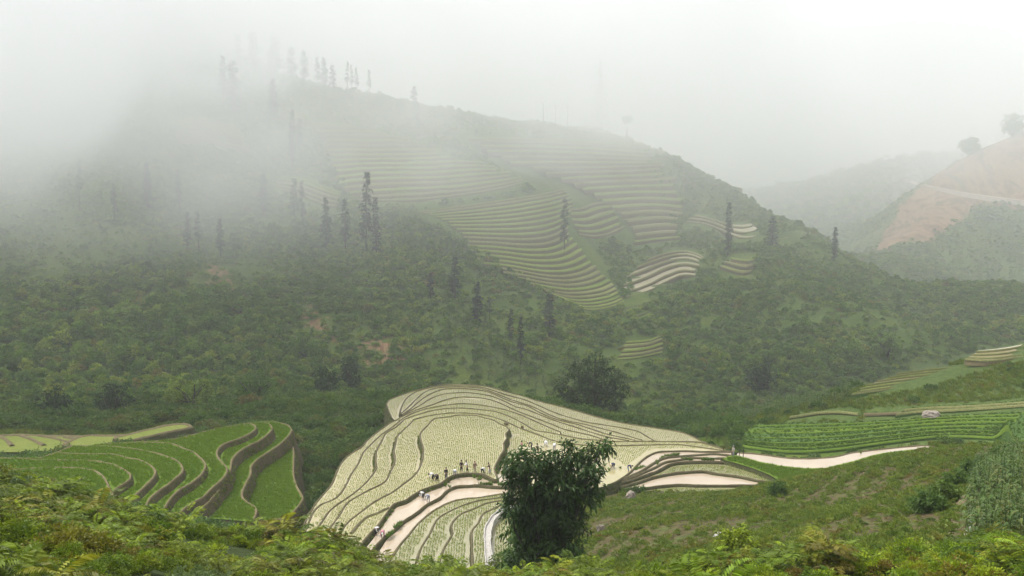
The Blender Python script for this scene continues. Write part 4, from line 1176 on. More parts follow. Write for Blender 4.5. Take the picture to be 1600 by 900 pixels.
# ------------------------------------------------------------------ trees
ORD = ["first", "second", "third", "fourth", "fifth", "sixth", "seventh", "eighth", "ninth", "tenth", "eleventh", "twelfth", "thirteenth", "fourteenth", "fifteenth", "sixteenth", "seventeenth", "eighteenth", "nineteenth", "twentieth"]
def conifer_meshes(rng, dense=1.0, bare=0.2, droop=0.35):
    H = 20.0
    n = 9
    z = np.linspace(-1.0, H * 0.985, n)
    P = np.column_stack([np.cumsum(rng.normal(0, 0.05, n)), np.cumsum(rng.normal(0, 0.05, n)), z])
    V, Q = tube(P, np.linspace(0.30, 0.04, n), 6)
    tr = quad_mesh("trunk", V, Q, M_BARK, True)
    parts = []
    zz = H * bare
    while zz < H * 0.99:
        f = (zz / H - bare) / (1 - bare)
        rad = 2.3 * (1 - f) ** 0.55 * (0.55 + 0.45 * min(1, f * 5 + 0.25)) * rng.uniform(0.6, 1.2)
        for k in range(int(rng.integers(4, 7))):
            if rng.uniform() > 0.86 * dense: continue
            th = rng.uniform(0, 2 * math.pi)
            L = rad * rng.uniform(0.6, 1.25)
            m = int(7 + 5 * L)
            s = np.sort(rng.uniform(0.15, 1, m))
            C = np.column_stack([np.cos(th) * s * L, np.sin(th) * s * L, zz + 0.25 * s * L - droop * s * s * L]) + rng.normal(0, 0.12, (m, 3))
            D = np.column_stack([np.cos(th) + rng.normal(0, 0.8, m), np.sin(th) + rng.normal(0, 0.8, m), rng.normal(-0.15, 0.35, m)])
            V, Q = leaf_quads(C, D, rng.uniform(0.7, 1.1, m), rng.uniform(0.28, 0.45, m), rng, 0.25)
            parts.append((V, Q, np.full(m, rng.uniform(0, 1))))
        zz += rng.uniform(0.5, 1.0)
    V, Q, T = join(parts)
    cr = quad_mesh("crown", V, Q, M_CONIFER); face_attr(cr, "tint", T)
    return tr, cr
r_ = np.random.default_rng(77)
CONI = [conifer_meshes(r_, 1.0, 0.10), conifer_meshes(r_, 0.85, 0.25), conifer_meshes(r_, 1.0, 0.18), conifer_meshes(r_, 0.62, 0.4), conifer_meshes(r_, 0.95, 0.05, 0.5)]
def add_tree(name, kind, u, vb, vt, wpx, label, group, meshes, model_h, model_w, lean=0.0, cat="tree"):
    for dv in range(0, 60, 3):
        Pm, ok = hit([u], [vb + dv], 60)
        if ok[0] and Pm[0, 1] < 1000: break
    p = Pm[0]
    Y = p[1]
    h = (vb - vt) * Y / FPX * 1.02
    w = wpx * Y / FPX
    o = empty(name, tuple(p - np.array([0, 0, 0.15])), random.uniform(0, 6.28))
    o.scale = (w / model_w, w / model_w, h / model_h)
    o.rotation_euler = (random.gauss(0, 0.02), random.gauss(0, 0.02) + lean, random.uniform(0, 6.28))
    tag(o, label, cat, group)
    for nm, me in zip(("trunk", "crown"), meshes):
        link(bpy.data.objects.new(nm, me), o)
    return o
RIDGE = [(372,104,55,15,0),(397,112,53,30,4),(430,116,60,30,4),(456,122,72,22,0),(475,130,80,18,2),(495,135,90,13,1),(507,140,91,15,0),(520,144,103,14,1),(543,147,98,9,3),(550,149,103,8,3),(558,151,107,8,3),(577,153,110,9,3),(647,172,135,15,1)]
HIGH = [(197,75,-12,22,4),(212,70,0,20,0),(243,68,18,26,4),(259,66,22,22,0),(278,62,14,12,3),(348,155,88,16,2),(365,172,98,28,4),(427,184,125,18,2),(457,262,172,15,2),(468,240,185,14,1)]
MID = [(125,330,248,13,3),(180,345,285,14,1),(232,330,255,18,0),(280,335,265,13,1),(292,392,330,14,2),(311,398,330,13,3),(345,402,340,15,2),(412,335,272,20,0),(460,345,278,18,2),(473,352,282,13,1),(510,392,308,20,0),(540,388,310,20,2),(572,392,268,24,2),(588,398,308,17,0),(652,205,165,12,1)]
LOW = [(673,472,425,15,1),(711,466,400,21,2),(746,508,438,20,0),(765,505,462,11,3),(797,540,480,14,1),(814,570,492,14,2),(858,524,458,24,4),(882,394,310,17,1)]
SHO = [(1137,398,316,15,0),(1207,388,338,22,4),(1303,408,354,13,0)]
for lst, lab, grp in ((RIDGE, "tall conifer in the row along the misty ridge, {} from the left", "conifers along the misty ridge"),
                      (HIGH, "dim conifer high on the clouded left slope, {} from the left", "conifers high on the clouded slope"),
                      (MID, "grey slim conifer half way up the hazy mountainside, {} from the left", "conifers half way up the mountainside"),
                      (LOW, "dark conifer low on the mountainside above the spur, {} from the left", "conifers low on the mountainside"),
                      (SHO, "dark pointed conifer on the green shoulder near the pale paddies, {} from the left", "conifers on the shoulder")):
    for i, (u, vb, vt, w, k) in enumerate(lst):
        add_tree("conifer_tree", 'c', u, vb, vt, w, lab.format(ORD[i]), grp, CONI[k], 20.0, 4.6)

def lobed_tree(name, base_px, Y, lobes, nleaf, leafL, leafW, mat, label, cat, seed, droop=0.5, limbs=True, zbase=None, down=0.5, trunk_r=0.14, stems=1):
    """a crown of leaf sprays gathered in lobes (column, row, radius, depth offset) around a place Y metres off"""
    g = np.random.default_rng(seed)
    bx = atY(base_px[0], base_px[1], Y)
    b = np.array([bx[0], Y, float(ground_z(bx[0], Y)) if zbase is None else zbase])
    o = empty(name, tuple(b))
    tag(o, label, cat)
    parts, limb = [], []
    area = np.array([l[2] ** 2 for l in lobes], float); area /= area.sum()
    for (u, v, r, dy), a in zip(lobes, area):
        c = atY(u, v, Y + dy) - b
        R3 = r * Y / FPX * 0.92
        n = int(nleaf * a)
        ns = max(6, n // 16)
        # sprays: little bunches of leaves on the skin of the lobe and inside it
        sc = unit(g.normal(size=(ns, 3))) * (g.uniform(0.25, 1.0, (ns, 1)) ** 0.45) * R3 * np.array([1, 0.95, 0.9])
        sc = sc * (1 + 0.22 * g.normal(size=(ns, 1)))
        for k in range(ns):
            m = 16
            cc = c + sc[k]
            od = unit(sc[k])
            ax = unit(od * 0.7 + np.array([0, 0, 0.25]) + g.normal(size=3) * 0.4)
            s = g.uniform(0, 1, m)
            C = cc + ax * (s[:, None] * leafL * 1.7) + np.array([0, 0, -1]) * (s[:, None] ** 2 * leafL * droop * 1.6) + g.normal(size=(m, 3)) * leafL * 0.35
            D = ax + g.normal(size=(m, 3)) * 0.75 + np.array([0, 0, -down])
            V, Q = leaf_quads(C, D, leafL * g.uniform(0.7, 1.3, m), leafW * g.uniform(0.7, 1.3, m), g, 0.3)
            parts.append((V, Q, np.clip(g.uniform(0, 1) * 0.7 + g.uniform(0, 0.3, m), 0, 1)))
        if limbs:
            st = g.normal(size=3) * np.array([0.25, 0.25, 0]) * stems * 0.3
            mid = st * 0.6 + c * 0.5 + np.array([0, 0, 0.12 * np.linalg.norm(c)]) + g.normal(size=3) * 0.08 * np.linalg.norm(c)
            pts = spline([st, st + (mid - st) * 0.5 + [0, 0, 0.2], mid, c, c + (c - mid) * 0.08], np.linalg.norm(c) / 8)
            V, Q = tube(pts, np.linspace(trunk_r, trunk_r * 0.2, len(pts)), 5)
            limb.append((V, Q, np.zeros(len(Q))))
    V, Q, T = join(parts)
    me = quad_mesh("crown", V, Q, mat); face_attr(me, "tint", T)
    link(bpy.data.objects.new("crown", me), o)
    if limb:
        V, Q, T = join(limb)
        link(bpy.data.objects.new("trunk", quad_mesh("trunk", V, Q, M_BARK, True)), o)
    return o
lobed_tree("leafy_tree", (852, 905), 60.0, [(858 + (u - 858) * 0.91, v, r, ((i * 37) % 9 - 4) * 0.22) for i, (u, v, r) in enumerate([(815,722,17),(838,718,14),(800,742,13),(835,748,26),(868,735,20),(894,708,15),(905,735,24),(941,702,11),(928,718,12),(925,745,14),(952,697,5),(872,770,32),(915,772,18),(815,775,20),(840,800,36),(885,808,28),(808,825,20),(848,848,38),(884,850,22),(815,868,22),(858,885,34),(835,895,26),(880,885,20),(795,715,6),(790,735,6),(860,712,8),(936,760,8),(797,800,10)])],
    17000, 0.33, 0.12, M_TREE_DARK, "dark leafy tree standing alone before the ponds at bottom centre", "tree", 3, down=0.75, stems=2)
lobed_tree("leafy_tree", (925, 652), 228.0, [(895,600,24,0),(920,580,24,1),(945,592,26,-1),(882,615,18,0),(925,610,32,-2),(905,628,26,0),(950,622,28,1),(968,605,14,0),(930,565,12,0),(908,572,12,0),(930,638,24,0),(962,585,9,0),(875,600,8,0)],
    9000, 0.62, 0.26, M_TREE_ROUND, "broad round dark tree just behind the pale paddies", "tree", 4, down=0.3, trunk_r=0.3)
def at_land(u, v, ymin=60):
    for dv in range(0, 60, 2):
        P, ok = hit([u], [v + dv], ymin)
        if ok[0] and P[0, 1] < 1100: break
    return P[0]
for (u, v, w, h, lab, sd) in ((1190,612,34,52,"dark rounded tree at the foot of the mountain behind the green fan of terraces",11), (506,625,24,50,"dark upright tree between the left terraces and the maize",12), (541,612,22,46,"slighter dark tree right beside the upright one near the maize",13),
                       (1517,238,18,20,"hazy round tree on the crest above the earth cut",14), (1582,208,30,28,"hazy bushy tree at the top of the earth cut by the right edge",15), (1448,262,22,26,"small hazy tree behind the bend of the dirt road",16),
                       (1255,520,20,20,"rounded tree on the green shoulder above the valley floor",17), (1385,560,40,36,"clump-crowned tree in the valley between shoulder and fields",18), (1330,570,34,34,"broad tree left of the clump-crowned one in the valley",19),
                       (480,560,40,34,"leafy tree on the slope above the maize margin",20), (90,655,60,44,"big tree in the dark wood behind the left terraces",21), (180,650,60,50,"big rounded tree in the middle of the dark wood",22), (300,640,60,44,"pale green tree at the right end of the dark wood",23), (400,630,56,46,"spreading light green tree above the left terraces",24)):
    p = at_land(u, v)
    Y = p[1]
    k = h * 0.30
    lob = [(u, v - h * 0.75, k, 0), (u - w * 0.25, v - h * 0.5, k * .95, 1), (u + w * 0.25, v - h * 0.52, k, -1), (u, v - h * 0.35, k * 1.05, 0), (u + w * 0.1, v - h * 0.95, k * 0.5, 0), (u - w * .3, v - h * .3, k * .7, 0), (u + w * .32, v - h * .28, k * .7, 0)]
    jr = np.random.default_rng(sd)
    lob = [(a + jr.normal(0, w * .10), b + jr.normal(0, h * .07), c * jr.uniform(.55, 1.0), e) for a, b, c, e in lob] + [(u + jr.uniform(-.5, .5) * w, v - h * jr.uniform(.2, .95), k * .45, 0) for _ in range(6)]
    lobed_tree("leafy_tree", (u, v), Y, lob, 2600, 0.7 * (Y / 300.0) ** 0.8, 0.3 * (Y / 300.0) ** 0.8, M_TREE_ROUND if sd in (11, 12, 13, 21, 22) else M_BUSH, lab, "tree", sd, down=0.2, trunk_r=0.25, zbase=p[2])
# shrubs that stand out on the weedy slope
for i, (u, v, w, h, lab) in enumerate(((1152,868,44,48,"bright green bush beside the pale rut on the weedy slope"), (1450,800,44,34,"dark shrub at the lower end of the hedge on the weedy slope"), (1475,785,44,34,"second dark shrub up the hedge on the weedy slope"), (1497,765,40,32,"third dark shrub up the hedge on the weedy slope"),
                       (1520,745,34,28,"fourth dark shrub up the hedge on the weedy slope"), (1540,734,28,24,"fifth dark shrub up the hedge, just below its top"), (1568,722,34,28,"topmost dark shrub of the hedge on the weedy slope"), (132,775,34,34,"lone round shrub poking above the ferns before the green terraces"),
                       (1335,712,26,12,"low weedy shrub at the near edge of the long pond"), (1215,775,30,22,"shrub on the crest of the weedy slope below the bright field"))):
    p = at_land(u, v, 20)
    Y = p[1]; k = h * 0.36
    lob = [(u, v - h * 0.62, k, 0), (u - w * 0.25, v - h * 0.4, k * .9, .2), (u + w * 0.25, v - h * 0.42, k * .9, -.2), (u, v - h * 0.25, k, 0.2)]
    lobed_tree("leafy_shrub", (u, v), Y, lob, 1500, 0.22, 0.10, M_GULLY if i else M_FERN, lab, "shrub", 40 + i, down=0.1, trunk_r=0.03, zbase=p[2])
# little ball-headed tree on the ridge
p = at_land(979, 206)
lobed_tree("ridge_tree", (979, 206), p[1], [(979, 185, 5.5, 0), (975, 188, 3, 0), (984, 187, 3, 0)], 500, 0.7, 0.4, M_CONIFER, "tiny ball-headed tree on a bare stem on the ridge right of the pylon", "tree", 61, trunk_r=0.22, zbase=p[2])

# ------------------------------------------------------------------ boulders, mounds, channel, ruts
t = NT("grey_stone")
M_STONE = t.surf(t.ramp(t.noise(2.2, 6, 0.7), [(0.3, (0.16, 0.13, 0.10)), (0.6, (0.34, 0.29, 0.24)), (0.8, (0.42, 0.38, 0.33))]), 0.9, 0.2, bump=t.noise(5, 5), bump_strength=0.5)
M_CONC = earth_mat("pale_concrete", (0.42, 0.40, 0.36), (0.52, 0.49, 0.44), (0.32, 0.30, 0.26), 2.0)
def boulder(u, v, w, h, lab, seed, mat=M_STONE, name="boulder", cat="boulder", z=None):
    p = at_land(u, v, 30) if z is None else atZ(u, v, z)
    r = w * p[1] / FPX / 2; hh = h * p[1] / FPX
    bm = bmesh.new()
    bmesh.ops.create_icosphere(bm, subdivisions=4, radius=1.0)
    co = np.array([tuple(q.co) for q in bm.verts])
    k = 1 + 0.34 * fbm(co[:, 0] * 1.3 + seed, co[:, 1] * 1.3 + co[:, 2] * 2.1, 4, seed) + 0.12 * fbm(co[:, 0] * 5, co[:, 2] * 5 + seed, 2, seed + 3)
    co = co * k[:, None]
    co[:, 2] = np.maximum(co[:, 2], -0.35)
    co = co * np.array([r, r * 0.8, hh / 1.3]) + np.array([0, 0, hh * 0.25])
    for q, c in zip(bm.verts, co): q.co = c
    me = bpy.data.meshes.new(name); bm.to_mesh(me); bm.free()
    me.materials.append(mat)
    o = link(bpy.data.objects.new(name, me)); o.location = tuple(p)
    return tag(o, lab, cat)
boulder(985, 781, 17, 14, "rounded brown boulder at the foot of the ponds, right of the tree", 101)
boulder(938, 831, 13, 12, "smaller boulder alone on the weedy slope", 102)
boulder(1455, 654, 30, 12, "wide flat grey rock among the green terraces", 103)
boulder(1129, 800, 6, 4, "small pale stone on the weedy slope", 104)
boulder(1139, 799, 5, 4, "pale stone to the right of the small one", 105)
boulder(1181, 790, 9, 5, "pale flat stone higher on the weedy slope", 106)
t = NT("straw_heap")
M_STRAW = t.surf(t.ramp(t.noise(6, 5), [(0.35, (0.09, 0.065, 0.03)), (0.65, (0.18, 0.13, 0.06))]), 1.0, 0.1)
boulder(816, 671, 6, 6, "small brown heap on the bund behind the people", 107, M_STRAW, "straw_heap", "heap", z=-41.7)
boulder(791, 664, 8, 4, "little pile of mud where the bunds meet", 108, M_BUND, "mud_pile", "heap", z=-40.9)
def ribbon(name, pts, width, mat, lab, cat, lift=0.06, z=None, kind="structure", wall=0.0, step=3.0):
    q = spline(pts, step)
    if z is None:
        P, ok = hit(q[:, 0], q[:, 1], 20)
    else:
        P = atZ(q[:, 0], q[:, 1], z)
    d = np.gradient(P[:, :2], axis=0)
    nrm = np.stack([d[:, 1], -d[:, 0]], 1) / (np.linalg.norm(d, axis=1)[:, None] + 1e-6)
    w = width * (1 + 0.3 * fbm(P[:, 0] * 0.9, P[:, 1] * 0.9, 2, 120))[:, None] / 2
    n = len(P)
    if wall:
        prof = [(1.0, -0.5), (1.0, wall), (0.72, wall), (0.66, 0.03), (-0.66, 0.03), (-0.72, wall), (-1.0, wall), (-1.0, -0.5)]
    else:
        prof = [(1.1, -0.3), (0.9, 0.0), (-0.9, 0.0), (-1.1, -0.3)]
    V = np.vstack([np.column_stack([P[:, :2] + nrm * w * a, P[:, 2] + lift + b]) for a, b in prof])
    F = [(k * n + i, k * n + i + 1, (k + 1) * n + i + 1, (k + 1) * n + i) for k in range(len(prof) - 1) for i in range(n - 1)]
    return tag(mesh_obj(name, V, F, mat, None, not wall), lab, cat, kind=kind)
ribbon("irrigation_channel", [(803,794),(793,797),(783,801),(771,812),(763,828),(761.5,847),(763,868),(767,900)], 0.75, M_CONC, "pale concrete irrigation channel curving round the grey strips beside the tree", "channel", 0.1, -39.35, None, 0.22)
ribbon("rut", [(1123,832),(1116,842),(1113,855),(1115,868)], 0.35, M_CONC, "pale washed out rut left of the bright bush", "rut")
ribbon("rivulet", [(1521,780),(1518,792),(1516,808),(1515,822),(1511,832),(1508,846)], 0.22, M_CONC, "white trickle beside the maize field at right", "rivulet")
M_SOIL = earth_mat("bare_soil", (0.13, 0.095, 0.055), (0.20, 0.15, 0.09), (0.08, 0.08, 0.03), 1.5)
ribbon("path", [(1535,738),(1520,760),(1506,785),(1496,815),(1485,850)], 0.6, M_SOIL, "brown footpath running down beside the maize", "path", 0.03)
ribbon("path", [(1440,698),(1410,705),(1375,716),(1340,727)], 0.5, M_SOIL, "thin footpath along the top of the weedy slope", "path", 0.03)

# ------------------------------------------------------------------ dirt road and sheds on the far right slope
q = spline([(1415,284),(1428,287),(1445,293),(1470,299),(1510,307),(1550,313),(1592,318),(1640,324)], 4)
P, _ = hit(q[:, 0], q[:, 1], 500)
for _ in range(4): P[1:-1] = (P[:-2] + 2 * P[1:-1] + P[2:]) / 4
M_ROAD = earth_mat("dirt_road", (0.46, 0.38, 0.30), (0.56, 0.48, 0.40), (0.38, 0.30, 0.23), 0.3)
n = len(P)
rows = [P + np.array([0, -1.4, -1.0]), P + np.array([0, -0.6, 2.0]), P + np.array([0, 5.0, 2.5]), P + np.array([0, 6.0, 0.5])]
F = [(k * n + i, k * n + i + 1, (k + 1) * n + i + 1, (k + 1) * n + i) for k in range(3) for i in range(n - 1)]
tag(mesh_obj("road", np.vstack(rows), F, M_ROAD, None, False), "pale dirt road cut across the bare orange slope", "road", kind="structure")
M_ROOF = earth_mat("pale_roof", (0.62, 0.62, 0.62), (0.72, 0.72, 0.72), (0.5, 0.5, 0.5), 0.2)
M_WALL = earth_mat("shed_wall", (0.35, 0.32, 0.28), (0.42, 0.38, 0.33), (0.3, 0.27, 0.23), 0.3)
for u, v, w, lab in ((1399, 240, 12, "pale roofed shed far across the valley, the right one"), (1388, 248, 14, "low pale roofed shed far across the valley, the left one")):
    p = at_land(u, v, 700)
    s = w * p[1] / FPX
    o = empty("shed", tuple(p)); tag(o, lab, "shed", "sheds across the valley")
    a, b, h = s / 2, s / 3, s * 0.18
    V = [(-a, -b, -2), (a, -b, -2), (a, b, -2), (-a, b, -2), (-a, -b, h), (a, -b, h), (a, b, h), (-a, b, h), (-a, 0, h + 1.5), (a, 0, h + 1.5)]
    mesh_obj("wall", V, [(0, 1, 5, 4), (1, 2, 6, 9, 5), (2, 3, 7, 6), (3, 0, 4, 8, 7)], M_WALL, o)
    c = a + 0.6; d = b + 0.8
    V = [(-c, -d, h - 0.35), (c, -d, h - 0.35), (c, 0, h + 1.75), (-c, 0, h + 1.75), (c, d, h - 0.35), (-c, d, h - 0.35), (-c, -d, h - 0.15), (c, -d, h - 0.15), (c, 0, h + 1.95), (-c, 0, h + 1.95), (c, d, h - 0.15), (-c, d, h - 0.15)]
    mesh_obj("roof", V, [(0, 1, 2, 3), (3, 2, 4, 5), (6, 7, 8, 9), (9, 8, 10, 11), (0, 1, 7, 6), (4, 5, 11, 10), (1, 2, 8, 7), (2, 4, 10, 8), (3, 0, 6, 9), (5, 3, 9, 11)], M_ROOF, o)

# ------------------------------------------------------------------ pylon and poles on the ridge
t = NT("galvanised_steel")
M_STEEL = t.surf(t.ramp(t.noise(1.0, 3), [(0.4, (0.26, 0.27, 0.27)), (0.6, (0.34, 0.35, 0.35))]), 0.5, 0.5)
def bars(name, segs, r, mat, parent):
    parts = []
    for a, b in segs:
        V, Q = tube(np.array([a, b], float), [r, r], 4)
        parts.append((V, Q, np.zeros(len(Q))))
    V, Q, T = join(parts)
    return link(bpy.data.objects.new(name, quad_mesh(name, V, Q, mat)), parent)
p = at_land(937, 199)
ph = (200 - 88) * p[1] / FPX
py = empty("lattice_pylon", (p[0], p[1], p[2] - 0.3), 0.5)
tag(py, "tall lattice power pylon on the ridge, faint in the mist", "pylon")
def wid(f): return 3.6 * (1 - f) ** 1.25 + 0.55 if f < 0.62 else 1.0 - 0.75 * (f - 0.62) / 0.38
fs = [0, .13, .25, .36, .46, .55, .62, .69, .76, .83, .9, .96, 1.0]
for sx in (-1, 1):
    for sy in (-1, 1):
        bars("leg", [((sx * wid(a), sy * wid(a), a * ph), (sx * wid(b), sy * wid(b), b * ph)) for a, b in zip(fs, fs[1:])], 0.2, M_STEEL, py)
for (ax, ay), (bx_, by_) in (((-1, -1), (1, -1)), ((1, -1), (1, 1)), ((1, 1), (-1, 1)), ((-1, 1), (-1, -1))):
    sg = []
    for a, b in zip(fs, fs[1:]):
        A0, B0 = (ax * wid(a), ay * wid(a), a * ph), (bx_ * wid(a), by_ * wid(a), a * ph)
        A1, B1 = (ax * wid(b), ay * wid(b), b * ph), (bx_ * wid(b), by_ * wid(b), b * ph)
        sg += [(A0, B1), (B0, A1), (A1, B1)]
    bars("bracing", sg, 0.07, M_STEEL, py)
for f, L in ((0.64, 5.6), (0.77, 4.6), (0.9, 3.6)):
    for s in (-1, 1):
        z = f * ph
        tip = (s * L, 0, z + 0.2)
        sg = [((s * wid(f), y * wid(f), z), tip) for y in (-1, 1)] + [((s * wid(f), y * wid(f), z + 1.7), tip) for y in (-1, 1)]
        arm = bars("cross_arm", sg, 0.13, M_STEEL, py)
        bars("insulator", [(tip, (s * L, 0, z - 1.7))], 0.16, M_STEEL, arm)
M_POLE = earth_mat("weathered_pole", (0.13, 0.12, 0.11), (0.19, 0.18, 0.16), (0.1, 0.09, 0.08), 2)
for i, (u, vb, vt) in enumerate(((849, 196, 160), (868, 199, 162), (887, 201, 164))):
    p = at_land(u, vb)
    h = (vb - vt) * p[1] / FPX
    o = tag(empty("utility_pole", (p[0], p[1], p[2] - 0.4)), "slender power pole on the ridge left of the pylon, {} from the left".format(ORD[i]), "pole", "power poles on the ridge")
    V, Q = tube(np.array([[0, 0, 0], [0, 0, h * 0.5], [0, 0, h]]), [0.24, 0.2, 0.16], 8)
    link(bpy.data.objects.new("shaft", quad_mesh("shaft", V, Q, M_POLE, True)), o)
    if i:
        ca = bars("cross_arm", [((-1.1, 0, h - 0.7), (1.1, 0, h - 0.7)), ((-0.8, 0, h - 1.6), (0.8, 0, h - 1.6))], 0.13, M_POLE, o)
        for s in (-1, 0, 1):
            bars("insulator", [((s, 0, h - 0.7), (s, 0, h - 0.2))], 0.11, M_STEEL, ca)

# ------------------------------------------------------------------ people
def flat_mat(name, c, rough=0.85):
    t = NT(name)
    n = t.noise(9.0, 4)
    return t.surf(t.ramp(n, [(0.3, tuple(x * 0.8 for x in c)), (0.7, tuple(min(1, x * 1.12) for x in c))]), rough, 0.2)
M_SKIN = flat_mat("skin", (0.36, 0.22, 0.15), 0.6)
M_HAIR = flat_mat("hair", (0.015, 0.012, 0.012), 0.5)
CLOTH = {"black": flat_mat("black_cloth", (0.018, 0.018, 0.022)), "navy": flat_mat("navy_cloth", (0.03, 0.04, 0.09)), "white": flat_mat("white_cloth", (0.74, 0.74, 0.75)), "grey": flat_mat("grey_cloth", (0.30, 0.31, 0.34)),
         "pink": flat_mat("pink_cloth", (0.52, 0.22, 0.27)), "brown": flat_mat("brown_cloth", (0.20, 0.14, 0.10)), "blue": flat_mat("blue_grey_cloth", (0.28, 0.33, 0.42)), "straw": flat_mat("straw_hat", (0.62, 0.52, 0.34)), "tan": flat_mat("tan_cloth", (0.42, 0.37, 0.30))}
POSES = {   # pelvis, spine, chest, neck, chin, crown, then left and right: hip knee ankle toe / shoulder elbow wrist ; x forward, y left, z up
 "stand": dict(core=[(0, 0, .87), (0, 0, 1.06), (.01, 0, 1.25), (.02, 0, 1.36), (.045, 0, 1.44), (.03, 0, 1.56)], legs=[[(0, .09, .82), (.03, .10, .45), (0, .105, .07), (.14, .12, .03)], [(0, -.09, .82), (.01, -.10, .45), (-.03, -.105, .07), (.11, -.12, .03)]],
               arms=[[(0, .17, 1.29), (.0, .23, 1.03), (.12, .22, .84)], [(0, -.17, 1.29), (.02, -.23, 1.03), (.16, -.18, .87)]]),
 "reach": dict(core=[(-.02, 0, .86), (0, 0, 1.05), (.05, 0, 1.23), (.09, 0, 1.34), (.14, 0, 1.40), (.14, 0, 1.53)], legs=[[(-.02, .09, .81), (.06, .11, .45), (.05, .12, .07), (.19, .13, .03)], [(-.02, -.09, .81), (-.05, -.10, .44), (-.14, -.11, .07), (0, -.12, .03)]],
               arms=[[(.05, .17, 1.26), (.22, .22, 1.08), (.42, .16, 1.06)], [(.05, -.17, 1.26), (.18, -.22, 1.03), (.38, -.16, .98)]]),
 "bend": dict(core=[(-.14, 0, .82), (.04, 0, .96), (.24, 0, 1.0), (.35, 0, .96), (.43, 0, .90), (.53, 0, .93)], legs=[[(-.12, .09, .78), (-.02, .12, .44), (-.06, .13, .06), (.09, .15, .03)], [(-.12, -.09, .78), (.04, -.12, .44), (.02, -.13, .06), (.16, -.15, .03)]],
              arms=[[(.25, .17, .96), (.33, .19, .69), (.37, .12, .45)], [(.25, -.17, .96), (.30, -.19, .69), (.42, -.10, .48)]]),
 "deep": dict(core=[(-.2, 0, .74), (0, 0, .82), (.2, 0, .78), (.31, 0, .71), (.38, 0, .63), (.48, 0, .64)], legs=[[(-.17, .1, .70), (.02, .15, .40), (-.08, .15, .06), (.07, .17, .03)], [(-.17, -.1, .70), (.08, -.15, .41), (.02, -.15, .06), (.17, -.17, .03)]],
              arms=[[(.2, .17, .74), (.30, .2, .48), (.40, .12, .27)], [(.2, -.17, .74), (.28, -.2, .47), (.34, -.12, .24)]]),
}
def skin_mesh(name, verts, edges, radii, root=0, sub=1):
    me = bpy.data.meshes.new(name)
    me.from_pydata([tuple(v) for v in verts], edges, [])
    o = bpy.data.objects.new(name, me)
    COL.objects.link(o)
    md = o.modifiers.new("skin", 'SKIN'); md.use_smooth_shade = True
    for i, r in enumerate(radii):
        me.skin_vertices[0].data[i].radius = r if hasattr(r, '__len__') else (r, r)
    me.skin_vertices[0].data[root].use_root = True
    s = o.modifiers.new("sub", 'SUBSURF'); s.levels = sub; s.render_levels = sub
    dg = bpy.context.evaluated_depsgraph_get()
    out = bpy.data.meshes.new_from_object(o.evaluated_get(dg))
    out.name = name
    bpy.data.objects.remove(o)
    out.polygons.foreach_set("use_smooth", [True] * len(out.polygons))
    return out
